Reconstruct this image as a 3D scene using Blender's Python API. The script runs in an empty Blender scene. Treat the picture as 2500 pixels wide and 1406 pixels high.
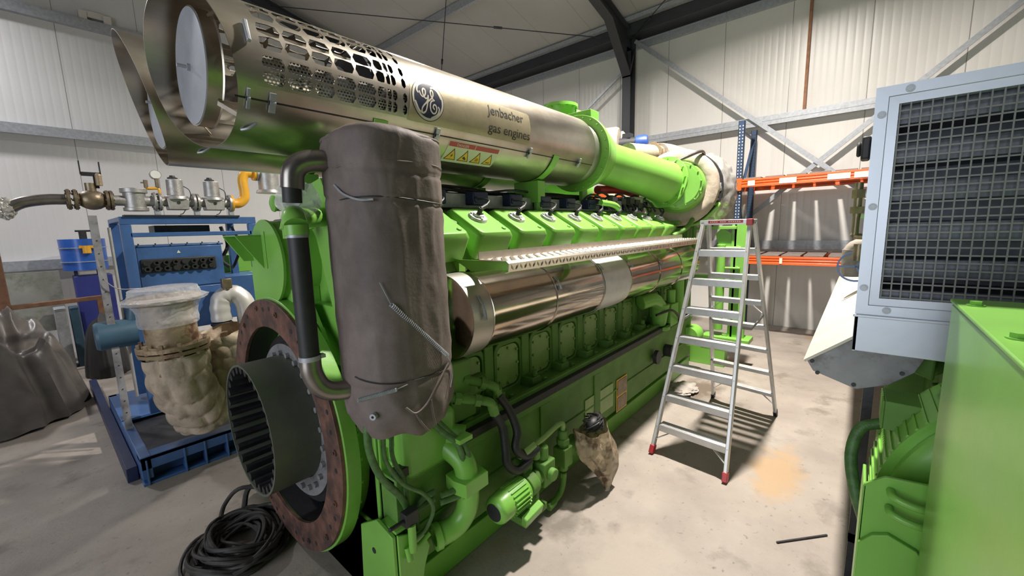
import bpy, bmesh, math, random
from mathutils import Vector, Matrix, noise
R = math.radians
PI = math.pi
random.seed(7)
S = bpy.context.scene
C = S.collection

# ------------------------------------------------------------------ camera, world, lamps, exposure
cam_d = bpy.data.cameras.new('camera'); cam = bpy.data.objects.new('camera', cam_d); C.objects.link(cam)
A_, B_, G_ = R(40.674), R(-8.358), R(-1.571)
fw = Vector((math.cos(A_)*math.cos(B_), math.sin(A_)*math.cos(B_), math.sin(B_)))
rt = Vector((math.sin(A_), -math.cos(A_), 0)); up = rt.cross(fw)
r2 = rt*math.cos(G_)+up*math.sin(G_); u2 = -rt*math.sin(G_)+up*math.cos(G_)
M = Matrix((r2, u2, -fw)).transposed().to_4x4(); M.translation = Vector((0, 0, 1.95))
cam.matrix_world = M
cam_d.sensor_width = 36; cam_d.lens = 36*994.65/2500; cam_d.clip_start = .05; cam_d.clip_end = 100
S.camera = cam
S.view_settings.view_transform = 'Standard'; S.view_settings.look = 'None'
S.view_settings.gamma = 1; S.view_settings.use_curve_mapping = False
S.view_settings.exposure = -.12
w = bpy.data.worlds.new('world'); S.world = w; w.use_nodes = True
w.node_tree.nodes['Background'].inputs[0].default_value = (.8, .85, 1, 1)
w.node_tree.nodes['Background'].inputs[1].default_value = .02

LAMPS = [  # x, y, z, power, colour, size
    (4.5, 1.05, 6.5, 760, (1, .93, .85), .30),
    (5.2, 6.4, 6.3, 220, (1, .96, .92), .5),
    (-1.6, 9.0, 6.4, 160, (.98, .97, 1), .5),
]
def lamps():
    for k, (x, y, z, p, c, s) in enumerate(LAMPS):
        l = bpy.data.lights.new('hall_lamp_light', 'AREA'); l.shape = 'DISK'; l.size = s; l.energy = p; l.color = c
        l.spread = R(150)
        o = bpy.data.objects.new('hall_lamp_light', l); C.objects.link(o); o.location = (x, y, z)
lamps()
# daylight coming through the open hall door behind the camera
dl_ = bpy.data.lights.new('door_daylight', 'AREA'); dl_.shape = 'RECTANGLE'; dl_.size = 4.0; dl_.size_y = 4.0; dl_.energy = 230; dl_.color = (.86, .92, 1)
do_ = bpy.data.objects.new('door_daylight', dl_); C.objects.link(do_); do_.location = (-4.9, 1.2, 2.3); do_.rotation_euler = (0, R(-90), 0)

# ------------------------------------------------------------------ materials
MATS = {}
def mat(name, col, rough=.5, metal=0., var=.12, scale=6., bump=0., bscale=60., coat=0., stretch=None, dirt=None, dscale=3., dlo=.5, dhi=.7, trans=0., alpha=1., rvar=.0):
    if name in MATS: return MATS[name]
    m = bpy.data.materials.new(name); m.use_nodes = True; nt = m.node_tree; N = nt.nodes; L = nt.links
    b = N['Principled BSDF']; b.inputs['Roughness'].default_value = rough; b.inputs['Metallic'].default_value = metal
    if coat: b.inputs['Coat Weight'].default_value = coat; b.inputs['Coat Roughness'].default_value = .12
    if trans: b.inputs['Transmission Weight'].default_value = trans; b.inputs['IOR'].default_value = 1.15
    if alpha < 1: b.inputs['Alpha'].default_value = alpha
    tc = N.new('ShaderNodeTexCoord'); mp = N.new('ShaderNodeMapping'); L.new(tc.outputs['Object'], mp.inputs[0])
    if stretch: mp.inputs['Scale'].default_value = stretch
    nz = N.new('ShaderNodeTexNoise'); nz.inputs['Scale'].default_value = scale; nz.inputs['Detail'].default_value = 6
    L.new(mp.outputs[0], nz.inputs[0])
    rp = N.new('ShaderNodeValToRGB'); rp.color_ramp.elements[0].position = .3; rp.color_ramp.elements[1].position = .7
    rp.color_ramp.elements[0].color = tuple(c*(1-var) for c in col)+(1,); rp.color_ramp.elements[1].color = tuple(min(1, c*(1+var)) for c in col)+(1,)
    L.new(nz.outputs[0], rp.inputs[0]); out = rp.outputs[0]
    if dirt:
        n2 = N.new('ShaderNodeTexNoise'); n2.inputs['Scale'].default_value = dscale; n2.inputs['Detail'].default_value = 8; n2.inputs['Roughness'].default_value = .65
        L.new(tc.outputs['Object'], n2.inputs[0])
        r3 = N.new('ShaderNodeValToRGB'); r3.color_ramp.elements[0].position = dlo; r3.color_ramp.elements[1].position = dhi
        L.new(n2.outputs[0], r3.inputs[0])
        mx = N.new('ShaderNodeMix'); mx.data_type = 'RGBA'; L.new(r3.outputs[0], mx.inputs[0]); L.new(out, mx.inputs[6]); mx.inputs[7].default_value = tuple(dirt)+(1,)
        out = mx.outputs[2]
    L.new(out, b.inputs['Base Color'])
    if rvar:
        mr = N.new('ShaderNodeMapRange'); mr.inputs[3].default_value = max(.03, rough-rvar); mr.inputs[4].default_value = rough+rvar
        L.new(nz.outputs[0], mr.inputs[0]); L.new(mr.outputs[0], b.inputs['Roughness'])
    if bump:
        n3 = N.new('ShaderNodeTexNoise'); n3.inputs['Scale'].default_value = bscale; n3.inputs['Detail'].default_value = 4; L.new(mp.outputs[0], n3.inputs[0])
        bp = N.new('ShaderNodeBump'); bp.inputs['Strength'].default_value = bump; bp.inputs['Distance'].default_value = .01
        L.new(n3.outputs[0], bp.inputs['Height']); L.new(bp.outputs[0], b.inputs['Normal'])
    MATS[name] = m; return m
GREEN = mat('green_paint', (.20, .47, .075), .36, 0, .10, 3, .05, 25, coat=.12)
GREEND = mat('shaded_green_paint', (.115, .255, .045), .6, 0, .18, 5, .1, 30)  # darker copy of the green, shade of low parts put into the colour
GREENF = mat('door_green_paint', (.27, .42, .13), .42, 0, .12, 9, .1, 30, coat=.1)
STEEL = mat('stainless_sheet', (.50, .46, .40), .33, 1, .10, 3, .04, 14, stretch=(.6, 3, 3), rvar=.07, dirt=(.36, .31, .23), dscale=4, dlo=.45, dhi=.8)
STEELB = mat('polished_sheet', (.46, .40, .33), .14, 1, .12, 4, .12, 5, rvar=.04)
STEELM = mat('matte_sheet', (.50, .48, .44), .45, 1, .06, 8)
ALU = mat('aluminium', (.62, .62, .62), .42, .6, .08, 12, .03, 60, rvar=.08)
ALUT = mat('tread_aluminium', (.62, .56, .49), .33, .95, .08, 20)
GALV = mat('galvanised', (.40, .42, .45), .45, .35, .15, 25)
GREYPIPE = mat('bare_steel_pipe', (.30, .27, .25), .3, .9, .12, 20, rvar=.08)
DISC = mat('grey_blank_plate', (.36, .38, .41), .5, .35, .10, 9, .05, 30)
RUST = mat('rusted_steel', (.20, .10, .075), .55, .35, .35, 11, .25, 60, dirt=(.085, .055, .05), dscale=9, dlo=.42, dhi=.62)
DARKST = mat('dark_steel', (.055, .055, .06), .45, .7, .25, 12, .1, 40)
DRUMM = mat('dusty_grey_drum', (.115, .125, .10), .5, .3, .18, 4, .08, 30, dirt=(.10, .15, .06), dscale=3)
BLACK = mat('black_rubber', (.022, .022, .024), .55, 0, .2, 20)
HOSE = mat('green_painted_hose', (.07, .16, .045), .5, 0, .3, 30, .2, 120)
JACKET = mat('grimy_brown_fabric', (.165, .132, .12), .66, .0, .25, 4, .12, 60, dirt=(.075, .06, .053), dscale=3.5, dlo=.42, dhi=.75)
BEIGE = mat('beige_quilt', (.46, .37, .28), .85, 0, .2, 9, .5, 35, dirt=(.17, .11, .07), dscale=6, dlo=.5, dhi=.8)
BEIGEC = mat('beige_insulation', (.42, .355, .28), .7, .0, .12, 6, .4, 22, dirt=(.28, .22, .16), dscale=4, dlo=.52, dhi=.8)
SILVERW = mat('silver_wrap', (.47, .45, .42), .36, .5, .10, 7, .6, 12)
BRASSP = mat('dirty_brass_flange', (.38, .29, .19), .55, .5, .25, 9, .3, 40, dirt=(.14, .07, .04), dscale=9, dlo=.5, dhi=.65)
BLUE = mat('blue_paint', (.045, .11, .27), .42, 0, .15, 6, .1, 40, coat=.15)
BLUEL = mat('bright_blue_paint', (.03, .12, .50), .35, .1, .12, 6, coat=.2)
BLUED = mat('dark_blue_plastic', (.016, .025, .075), .4, 0, .2, 10)
TEAL = mat('grey_blue_paint', (.045, .10, .15), .45, .1, .12, 8)
YELLOW = mat('yellow_paint', (.78, .40, .03), .4, 0, .1, 8, coat=.2, dirt=(.25, .10, .02), dscale=14, dlo=.66, dhi=.72)
CAST = mat('cast_aluminium', (.44, .43, .42), .45, .7, .15, 18, .15, 60)
BRONZE = mat('dull_bronze', (.24, .19, .13), .42, .7, .25, 14, .15, 50)
ORANGE = mat('orange_rack_paint', (.80, .13, .025), .38, 0, .06, 6, coat=.2)
RACKB = mat('navy_rack_paint', (.035, .065, .13), .4, .1, .12, 8)
BOARD = mat('grey_board', (.20, .17, .15), .75, 0, .2, 12)
ANTH = mat('anthracite_steelwork', (.045, .048, .055), .5, .2, .1, 4)
WHITEP = mat('white_paint', (.62, .58, .54), .5, 0, .06, 6)
CREAM = mat('cream_sheet', (.60, .55, .46), .5, .1, .06, 4)
GREYSH = mat('grey_sheet', (.27, .27, .28), .45, .15, .18, 7, .08, 20, dirt=(.13, .12, .12), dscale=8)
TARP = mat('dark_tarpaulin', (.11, .096, .086), .38, 0, .3, 5, .3, 9)
PLAST = mat('crinkled_plastic', (.78, .78, .80), .18, 0, .05, 6, .7, 18, trans=.2, alpha=.42)
PLASTB = mat('dirty_plastic_bag', (.42, .33, .22), .3, 0, .2, 8, .7, 16, alpha=.85, dirt=(.10, .06, .035), dscale=9, dlo=.45, dhi=.6)
STICK = mat('yellowed_film', (.44, .385, .26), .36, .55, .12, 6, .1, 20)
NAVY = mat('logo_navy', (.012, .018, .045), .35, 0, .1, 10)
SILV = mat('logo_silver', (.62, .58, .50), .4, .2, .04, 10)
INK = mat('grey_lettering', (.045, .042, .035), .5, 0, .05, 10)
LABW = mat('label_white', (.60, .62, .48), .45, 0, .04, 10)
LABR = mat('label_red', (.42, .03, .03), .45, 0, .06, 10)
LABY = mat('label_yellow', (.80, .47, .05), .45, 0, .05, 10)
PAPER = mat('pale_sticker', (.80, .68, .58), .5, 0, .08, 30)
REDP = mat('red_plastic', (.48, .03, .04), .4, 0, .1, 12)
WOOD = mat('wood_batten', (.30, .14, .07), .7, 0, .2, 14)
RUSTW = mat('rusty_frame', (.18, .09, .05), .7, .1, .3, 10)
RADM = mat('radiator_frame_steel', (.52, .55, .62), .38, .45, .07, 5, .03, 20, rvar=.06)
MESHM = mat('wire_mesh_steel', (.16, .16, .15), .5, .6, .1, 20)
COREM = mat('dark_cooler_tubes', (.10, .11, .13), .4, .3, .2, 20)
WHITE = mat('white_plastic', (.75, .75, .72), .4, 0, .05, 8)

def wall_mat(name, axis, seam_off=0., cols=((.70, .68, .655)), rough=.34):
    m = bpy.data.materials.new(name); m.use_nodes = True; nt = m.node_tree; N = nt.nodes; L = nt.links
    b = N['Principled BSDF']; b.inputs['Roughness'].default_value = rough
    tc = N.new('ShaderNodeTexCoord'); sp = N.new('ShaderNodeSeparateXYZ'); L.new(tc.outputs['Object'], sp.inputs[0])
    def math_(op, a, bb, c=None):
        n = N.new('ShaderNodeMath'); n.operation = op
        for i, v in enumerate((a, bb, c)):
            if v is None: continue
            if isinstance(v, (int, float)): n.inputs[i].default_value = v
            else: L.new(v, n.inputs[i])
        return n.outputs[0]
    u = sp.outputs[axis]
    t = math_('FRACT', math_('DIVIDE', math_('ADD', u, 100-seam_off), 1.05), 0)
    seam = math_('LESS_THAN', math_('ABSOLUTE', math_('SUBTRACT', t, .5), 0), .0045)
    # shallow ribs every ~10 cm
    rib = math_('PINGPONG', math_('MULTIPLY', u, 1/.105*2), 1)
    rib = math_('SMOOTH_MIN', rib, .55, .3)
    nz = N.new('ShaderNodeTexNoise'); nz.inputs['Scale'].default_value = 1.2; nz.inputs['Detail'].default_value = 5
    L.new(tc.outputs['Object'], nz.inputs[0])
    rp = N.new('ShaderNodeValToRGB'); rp.color_ramp.elements[0].position = .3; rp.color_ramp.elements[1].position = .7
    rp.color_ramp.elements[0].color = tuple(c*.93 for c in cols)+(1,); rp.color_ramp.elements[1].color = tuple(cols)+(1,)
    L.new(nz.outputs[0], rp.inputs[0])
    mx = N.new('ShaderNodeMix'); mx.data_type = 'RGBA'; L.new(seam, mx.inputs[0]); L.new(rp.outputs[0], mx.inputs[6]); mx.inputs[7].default_value = (.30, .29, .28, 1)
    L.new(mx.outputs[2], b.inputs['Base Color'])
    bp = N.new('ShaderNodeBump'); bp.inputs['Strength'].default_value = .75; bp.inputs['Distance'].default_value = .004
    hh = math_('SUBTRACT', rib, math_('MULTIPLY', seam, 1.5)); L.new(hh, bp.inputs['Height']); L.new(bp.outputs[0], b.inputs['Normal'])
    return m
WALLY = wall_mat('white_panel_gable', 0, -.10+.525, (.70, .69, .68))
WALLX = wall_mat('white_panel_side', 1, .365+.525, (.72, .70, .665))
ROOF = wall_mat('roof_panel', 1, .3, (.46, .445, .43), .6)

def floor_mat():
    m = bpy.data.materials.new('worn_concrete'); m.use_nodes = True; nt = m.node_tree; N = nt.nodes; L = nt.links
    b = N['Principled BSDF']
    tc = N.new('ShaderNodeTexCoord')
    def nz(s, d=8, r=.6, off=0):
        mp = N.new('ShaderNodeMapping'); mp.inputs['Location'].default_value = (off, off*1.7, 0); L.new(tc.outputs['Object'], mp.inputs[0])
        n = N.new('ShaderNodeTexNoise'); n.inputs['Scale'].default_value = s; n.inputs['Detail'].default_value = d; n.inputs['Roughness'].default_value = r
        L.new(mp.outputs[0], n.inputs[0]); return n.outputs[0]
    def ramp(i, p0, c0, p1, c1):
        r = N.new('ShaderNodeValToRGB'); r.color_ramp.elements[0].position = p0; r.color_ramp.elements[1].position = p1
        r.color_ramp.elements[0].color = c0; r.color_ramp.elements[1].color = c1; L.new(i, r.inputs[0]); return r.outputs[0]
    def mix(f, a, c, mode='MIX'):
        x = N.new('ShaderNodeMix'); x.data_type = 'RGBA'; x.blend_type = mode; L.new(f, x.inputs[0]) if not isinstance(f, float) else setattr(x.inputs[0], 'default_value', f)
        L.new(a, x.inputs[6])
        if isinstance(c, tuple): x.inputs[7].default_value = c
        else: L.new(c, x.inputs[7])
        return x.outputs[2]
    base = ramp(nz(1.6), .3, (.25, .215, .185, 1), .7, (.37, .325, .28, 1))
    sp = ramp(nz(22, 6, .7, 3), .60, (0, 0, 0, 1), .72, (1, 1, 1, 1))
    base = mix(sp, base, (.13, .108, .09, 1))
    st = ramp(nz(2.3, 9, .6, 9), .56, (0, 0, 0, 1), .70, (1, 1, 1, 1))
    base = mix(st, base, (.17, .145, .12, 1))
    rs = ramp(nz(.9, 7, .6, 21), .62, (0, 0, 0, 1), .72, (1, 1, 1, 1))
    base = mix(rs, base, (.30, .20, .11, 1))
    def spot(c, r, base, col):
        mp = N.new('ShaderNodeMapping'); mp.inputs['Location'].default_value = (-c[0]/r[0], -c[1]/r[1], 0); mp.inputs['Scale'].default_value = (1/r[0], 1/r[1], 1); L.new(tc.outputs['Object'], mp.inputs[0])
        ln = N.new('ShaderNodeVectorMath'); ln.operation = 'LENGTH'; L.new(mp.outputs[0], ln.inputs[0])
        ad = N.new('ShaderNodeMath'); ad.operation = 'MULTIPLY_ADD'; L.new(nz(6, 8, .7, c[0]*3), ad.inputs[0]); ad.inputs[1].default_value = 1.6; L.new(ln.outputs['Value'], ad.inputs[2])
        hf = N.new('ShaderNodeMath'); hf.operation = 'MULTIPLY'; L.new(ad.outputs[0], hf.inputs[0]); hf.inputs[1].default_value = .5
        return mix(ramp(hf.outputs[0], .62, (.85, .85, .85, 1), .88, (0, 0, 0, 1)), base, col)
    base = spot((3.55, .38), (.55, .22), base, (.40, .27, .15, 1))
    base = spot((4.9, 1.35), (.45, .30), base, (.12, .085, .06, 1))
    base = spot((2.0, .9), (.5, .3), base, (.36, .31, .26, 1))
    L.new(base, b.inputs['Base Color'])
    mr = N.new('ShaderNodeMapRange'); mr.inputs[3].default_value = .42; mr.inputs[4].default_value = .75; L.new(nz(3, 5, .5, 5), mr.inputs[0]); L.new(mr.outputs[0], b.inputs['Roughness'])
    bp = N.new('ShaderNodeBump'); bp.inputs['Strength'].default_value = .15; bp.inputs['Distance'].default_value = .01; L.new(nz(40, 5), bp.inputs['Height']); L.new(bp.outputs[0], b.inputs['Normal'])
    return m
FLOOR = floor_mat()

# ------------------------------------------------------------------ mesh helpers
ROOTLOC = {}
def fix_normals(bm):
    """turn closed pieces that came out inside-out"""
    bm.faces.index_update(); seen = set(); bm.normal_update()
    for f0 in bm.faces:
        if f0.index in seen: continue
        st = [f0]; seen.add(f0.index); fs = []; closed = True
        while st:
            f = st.pop(); fs.append(f)
            for e in f.edges:
                if len(e.link_faces) != 2: closed = False
                for g in e.link_faces:
                    if g.index not in seen: seen.add(g.index); st.append(g)
        if closed:
            c = fs[0].verts[0].co.copy(); v = sum((f.calc_center_median()-c).dot(f.normal)*f.calc_area() for f in fs)
            if v < 0: bmesh.ops.reverse_faces(bm, faces=fs)
class MB:
    def __init__(s): s.bm = bmesh.new()
    def quad(s, *p):
        vs = [s.bm.verts.new(q) for q in p]; return s.bm.faces.new(vs)
    def box(s, a, b, m=None):
        (x0, y0, z0), (x1, y1, z1) = a, b
        P = [Vector(p) for p in ((x0,y0,z0),(x1,y0,z0),(x1,y1,z0),(x0,y1,z0),(x0,y0,z1),(x1,y0,z1),(x1,y1,z1),(x0,y1,z1))]
        if m is not None: P = [m @ p for p in P]
        v = [s.bm.verts.new(p) for p in P]
        for f in ((0,3,2,1),(4,5,6,7),(0,1,5,4),(1,2,6,5),(2,3,7,6),(3,0,4,7)): s.bm.faces.new([v[i] for i in f])
        return s
    def beam(s, p0, p1, w, h, upv=(0, 0, 1)):
        p0 = Vector(p0); p1 = Vector(p1); d = (p1-p0); L = d.length; x = d.normalized(); y = Vector(upv).cross(x)
        if y.length < 1e-4: y = Vector((0, 1, 0)).cross(x)
        y.normalize(); z = x.cross(y)
        m = Matrix((x, y, z)).transposed().to_4x4(); m.translation = p0
        return s.box((0, -w/2, -h/2), (L, w/2, h/2), m)
    def prism(s, poly, axis, d0, d1, m=None):
        """poly of 2D points; axis = extrusion axis; other two axes keep x,y,z order"""
        def P(p, d):
            q = {'x': (d, p[0], p[1]), 'y': (p[0], d, p[1]), 'z': (p[0], p[1], d)}[axis]
            return m @ Vector(q) if m is not None else Vector(q)
        a = [s.bm.verts.new(P(p, d0)) for p in poly]; b = [s.bm.verts.new(P(p, d1)) for p in poly]
        n = len(poly); s.bm.faces.new(a); s.bm.faces.new(b[::-1])
        for i in range(n): s.bm.faces.new((a[i], b[i], b[(i+1) % n], a[(i+1) % n]))
        return s
    def lathe(s, prof, o, ax, seg=32, squash=None, close=False, jit=None):
        """prof of (h, r) along axis ax from o"""
        o = Vector(o); ax = Vector(ax).normalized(); e = ax.orthogonal().normalized(); f = ax.cross(e)
        rings = []
        for h, r in prof:
            if r <= 1e-6: rings.append([s.bm.verts.new(o+ax*h)]); continue
            ring = []
            for k in range(seg):
                t = 2*PI*k/seg; rr = r*(jit(h, t) if jit else 1)
                ring.append(s.bm.verts.new(o+ax*h+(e*math.cos(t)+f*math.sin(t))*rr))
            rings.append(ring)
        prs = list(zip(rings, rings[1:]))
        if close: prs.append((rings[-1], rings[0]))
        for A, B in prs:
            if len(A) == 1 and len(B) == 1: continue
            for k in range(seg):
                k2 = (k+1) % seg
                if len(A) == 1: s.bm.faces.new((A[0], B[k2], B[k]))
                elif len(B) == 1: s.bm.faces.new((A[k], A[k2], B[0]))
                else: s.bm.faces.new((A[k], A[k2], B[k2], B[k]))
        return s
    def cyl(s, p0, p1, r0, r1=None, seg=24):
        p0 = Vector(p0); d = Vector(p1)-p0; r1 = r0 if r1 is None else r1
        return s.lathe([(0, 0), (0, r0), (d.length, r1), (d.length, 0)], p0, d, seg)
    def ring(s, p0, p1, ri, ro, seg=48):
        p0 = Vector(p0); d = Vector(p1)-p0; h = d.length
        return s.lathe([(0, ri), (0, ro), (h, ro), (h, ri)], p0, d, seg, close=True)
    def tube(s, pts, r, seg=10, sm=6, caps=True, rf=None):
        P = smooth(pts, sm) if sm > 1 else [Vector(p) for p in pts]
        n = len(P); T = [(P[min(i+1, n-1)]-P[max(i-1, 0)]).normalized() for i in range(n)]
        e = T[0].orthogonal().normalized(); rings = []
        for i in range(n):
            e = (e-T[i]*e.dot(T[i])).normalized(); f = T[i].cross(e); rr = r if rf is None else rf(i/(n-1))*r
            rings.append([s.bm.verts.new(P[i]+(e*math.cos(2*PI*k/seg)+f*math.sin(2*PI*k/seg))*rr) for k in range(seg)])
        for A, B in zip(rings, rings[1:]):
            for k in range(seg): s.bm.faces.new((A[k], A[(k+1) % seg], B[(k+1) % seg], B[k]))
        if caps: s.bm.faces.new(rings[0][::-1]); s.bm.faces.new(rings[-1])
        return s
    def sphere(s, c, r, sc=(1, 1, 1), sub=2):
        m = Matrix.Translation(Vector(c)) @ Matrix.Diagonal((*sc, 1))
        bmesh.ops.create_icosphere(s.bm, subdivisions=sub, radius=r, matrix=m); return s
    def bolt(s, p, d, r=.012, h=.012, seg=6): p = Vector(p); return s.cyl(p, p+Vector(d).normalized()*h, r, r, seg)
    def add(s, other): 
        me = bpy.data.meshes.new('t'); other.bm.to_mesh(me); s.bm.from_mesh(me); bpy.data.meshes.remove(me); return s
    def build(s, name, m, parent=None, bevel=0., loc=None, ang=38, label=None, solid=0., sub=0):
        bmesh.ops.recalc_face_normals(s.bm, faces=s.bm.faces[:]); fix_normals(s.bm)
        me = bpy.data.meshes.new(name); s.bm.to_mesh(me); s.bm.free()
        me.shade_smooth(); me.set_sharp_from_angle(angle=R(ang))
        me.materials.append(m); o = bpy.data.objects.new(name, me); C.objects.link(o)
        if loc: o.location = loc
        if parent is not None: setpar(o, parent)
        if solid: q = o.modifiers.new('solid', 'SOLIDIFY'); q.thickness = solid; q.offset = 0; q = o.modifiers.new('edges', 'EDGE_SPLIT'); q.split_angle = R(35)
        if bevel: q = o.modifiers.new('bevel', 'BEVEL'); q.width = bevel; q.segments = 2; q.limit_method = 'ANGLE'; q.angle_limit = R(40)
        if sub: q = o.modifiers.new('sub', 'SUBSURF'); q.levels = sub; q.render_levels = sub
        if label: o['label'] = label
        return o
def split(mb, name, m, parent=None, loc=None, **k):
    """one object per loose piece"""
    bm = mb.bm; seen = set(); out = []
    bm.verts.index_update(); bm.verts.ensure_lookup_table()
    for v in bm.verts:
        if v.index in seen: continue
        st = [v]; seen.add(v.index); vs = []
        while st:
            q = st.pop(); vs.append(q)
            for e in q.link_edges:
                o = e.other_vert(q)
                if o.index not in seen: seen.add(o.index); st.append(o)
        n = MB(); mp = {q.index: n.bm.verts.new(q.co) for q in vs}; fs = set(f for q in vs for f in q.link_faces)
        for f in fs: n.bm.faces.new([mp[x.index] for x in f.verts])
        out.append(n.build(name, m, parent, loc=loc, **k))
    bm.free(); return out
def setpar(o, parent):
    o.parent = parent
    if parent.name in ROOTLOC: o.matrix_parent_inverse = Matrix.Translation(ROOTLOC[parent.name]).inverted()
    else: o.matrix_parent_inverse = Matrix.Translation(parent.location).inverted()
def smooth(pts, n=6):
    P = [Vector(p) for p in pts]
    if len(P) < 3: return P
    Q = [P[0]*2-P[1]]+P+[P[-1]*2-P[-2]]; out = []
    for i in range(1, len(Q)-2):
        a, b, c, d = Q[i-1:i+3]
        for k in range(n):
            t = k/n
            out.append(.5*((2*b)+(c-a)*t+(2*a-5*b+4*c-d)*t*t+(-a+3*b-3*c+d)*t*t*t))
    out.append(P[-1]); return out
def tag(o, label, cat, group=None, kind=None):
    if label: o['label'] = label
    if cat: o['category'] = cat
    if group: o['group'] = group
    if kind: o['kind'] = kind
    return o
def thing(name, label, cat, loc=(0, 0, 0), group=None):
    o = bpy.data.objects.new(name, None); C.objects.link(o); o.location = loc; o.empty_display_size = .1
    ROOTLOC[o.name] = Vector(loc); return tag(o, label, cat, group)
def struct(mb, name, m, label=None, **k):
    o = mb.build(name, m, **k); o['kind'] = 'structure'
    if label: o['label'] = label
    return o
def cp(o, parent, d):
    c = o.copy(); C.objects.link(c)
    if parent is not None: c.parent = parent; c.matrix_parent_inverse = o.matrix_parent_inverse.copy()
    c.location = o.location + Vector(d)
    for ch in o.children:
        q = ch.copy(); C.objects.link(q); q.parent = c; q.matrix_parent_inverse = ch.matrix_parent_inverse.copy()
    return c

# ------------------------------------------------------------------ the hall
XW, YW, XB, YB = 8.89, 10.4, -5.0, -9.0
def roofz(x): return 6.02+.23*(XW-x) if x > -1.5 else 6.02+.23*(XW+1.5)-.23*(-1.5-x)
struct(MB().box((XB, YB, -.2), (XW, YW, 0)), 'floor', FLOOR, 'worn stained concrete floor of the hall')
struct(MB().box((XW, YB, 0), (XW+.15, YW, 6.4)), 'wall_right', WALLX, 'white ribbed sandwich panel wall behind the pallet rack')
struct(MB().prism([(XB, 0), (XW, 0), (XW, 6.2), (-1.5, roofz(-1.5)+.1), (XB, roofz(XB)+.1)], 'y', YW, YW+.15), 'wall_left', WALLY, 'white panel gable wall behind the blue rig')
struct(MB().box((XB-.15, YB, 0), (XB, YW, 7.6)), 'wall_back', mat('dim_cladding', (.16, .16, .17), .7))
struct(MB().prism([(XB, 0), (XW, 0), (XW, 6.2), (-1.5, roofz(-1.5)+.1), (XB, roofz(XB)+.1)], 'y', YB-.15, YB), 'wall_front', mat('dim_cladding', (.16, .16, .17), .7))
mb = MB(); mb.prism([(XW+.2, roofz(XW+.2)), (-1.5, roofz(-1.5)), (XB-.2, roofz(XB-.2)), (XB-.2, roofz(XB-.2)+.12), (-1.5, roofz(-1.5)+.12), (XW+.2, roofz(XW+.2)+.12)], 'y', YB-.2, YW+.2)
struct(mb, 'ceiling', ROOF, 'grey sandwich panel roof')
n_ = [0]
def trim(mb, m, label, **k):
    n_[0] += 1; return struct(mb, 'trim_%d' % n_[0], m, label, **k)
# eaves: dark gutter beam, light rail and lower girts
def crail(mb, a, b, h, d, ax):  # c-section rail: web plus lips, seen from inside
    (x0, y0, z0), (x1, y1, z1) = a, b
trim(MB().box((8.50, YB, 5.80), (8.89, YW, 6.02)).box((8.62, YB, 5.86), (8.70, YW, 6.06)), ANTH, 'dark eaves beam above the side wall', bevel=.01)
trim(MB().box((8.38, YB, 6.02), (8.50, YW, 6.10)), GALV, 'foil faced purlin along the eaves')
trim(MB().box((8.79, YB, 5.62), (8.89, YW, 5.70)).box((8.77, YB, 5.60), (8.79, YW, 5.72)), GALV, 'galvanised rail under the eaves beam')
trim(MB().box((8.75, YB, 3.66), (8.89, YW, 3.78)).box((8.745, YB, 3.64), (8.755, YW, 3.80)).box((8.74, YB, 3.71), (8.75, YW, 3.725)), GALV, 'galvanised girt across the side wall')
trim(MB().box((8.75, YB, 1.46), (8.89, YW, 1.58)).box((8.745, YB, 1.44), (8.755, YW, 1.60)), GALV, 'lower galvanised girt across the side wall')
for z, nm in ((5.50, 'upper'), (3.66, 'middle'), (1.50, 'lower')):
    trim(MB().box((XB, 10.26, z), (XW, 10.4, z+.12)).box((XB, 10.25, z-.02), (XW, 10.26, z+.14)), GALV, nm+' galvanised girt across the gable wall')
# small cable tray bracket on upper left girt
trim(MB().box((1.0, 10.28, 5.64), (1.10, 10.4, 5.78)).box((1.3, 10.28, 5.64), (1.4, 10.4, 5.78)).box((1.08, 10.3, 5.70), (1.32, 10.38, 5.80)), WHITEP, 'small white bracket on the upper gable girt')
# purlins
for x in (6.35, 3.8, 1.25): trim(MB().box((x-.04, YB, roofz(x)-.17), (x+.04, YW, roofz(x)-.01)), GALV, 'roof purlin')
# steel frames
def frame(y):
    mb = MB()
    mb.box((8.50, y-.09, 0), (8.515, y+.09, 5.5)).box((8.735, y-.09, 0), (8.75, y+.09, 5.9)).box((8.51, y-.006, 0), (8.74, y+.006, 5.6))
    for z in (1.5, 3.7): mb.box((8.51, y-.085, z), (8.74, y+.085, z+.02))
    # rafter and haunch
    def P(x, o): return (x, roofz(x)+o)
    prof = [P(8.75, -.42), (8.5, 5.05), P(7.75, -.42), P(-1.5, -.42), P(-1.5, -.40), P(7.75, -.40), (8.515, 5.09), (8.515, 5.3), P(8.75, -.38)]
    mb.prism([P(8.75, -.42), (8.5, 5.0), (8.5, 5.03), P(7.7, -.44), P(-1.5, -.44), P(-1.5, -.42), P(7.72, -.42), (8.52, 5.07), (8.52, 5.2)], 'y', y-.09, y+.09)
    mb.prism([P(8.75, -.18), P(-1.5, -.18), P(-1.5, -.20), P(8.75, -.20)], 'y', y-.09, y+.09)
    mb.prism([P(8.75, -.18), P(-1.5, -.18), P(-1.5, -.43), P(7.7, -.43), (8.5, 5.04), (8.75, 5.04)], 'y', y-.006, y+.006)
    # mirrored far half
    mb.prism([P(-1.5, -.18), P(XB, -.18), P(XB, -.43), P(-1.5, -.43)], 'y', y-.09, y+.09)
    trim(mb, ANTH, 'anthracite steel portal frame, column and rafter')
frame(4.0); frame(-2.5); frame(10.2)
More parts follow.
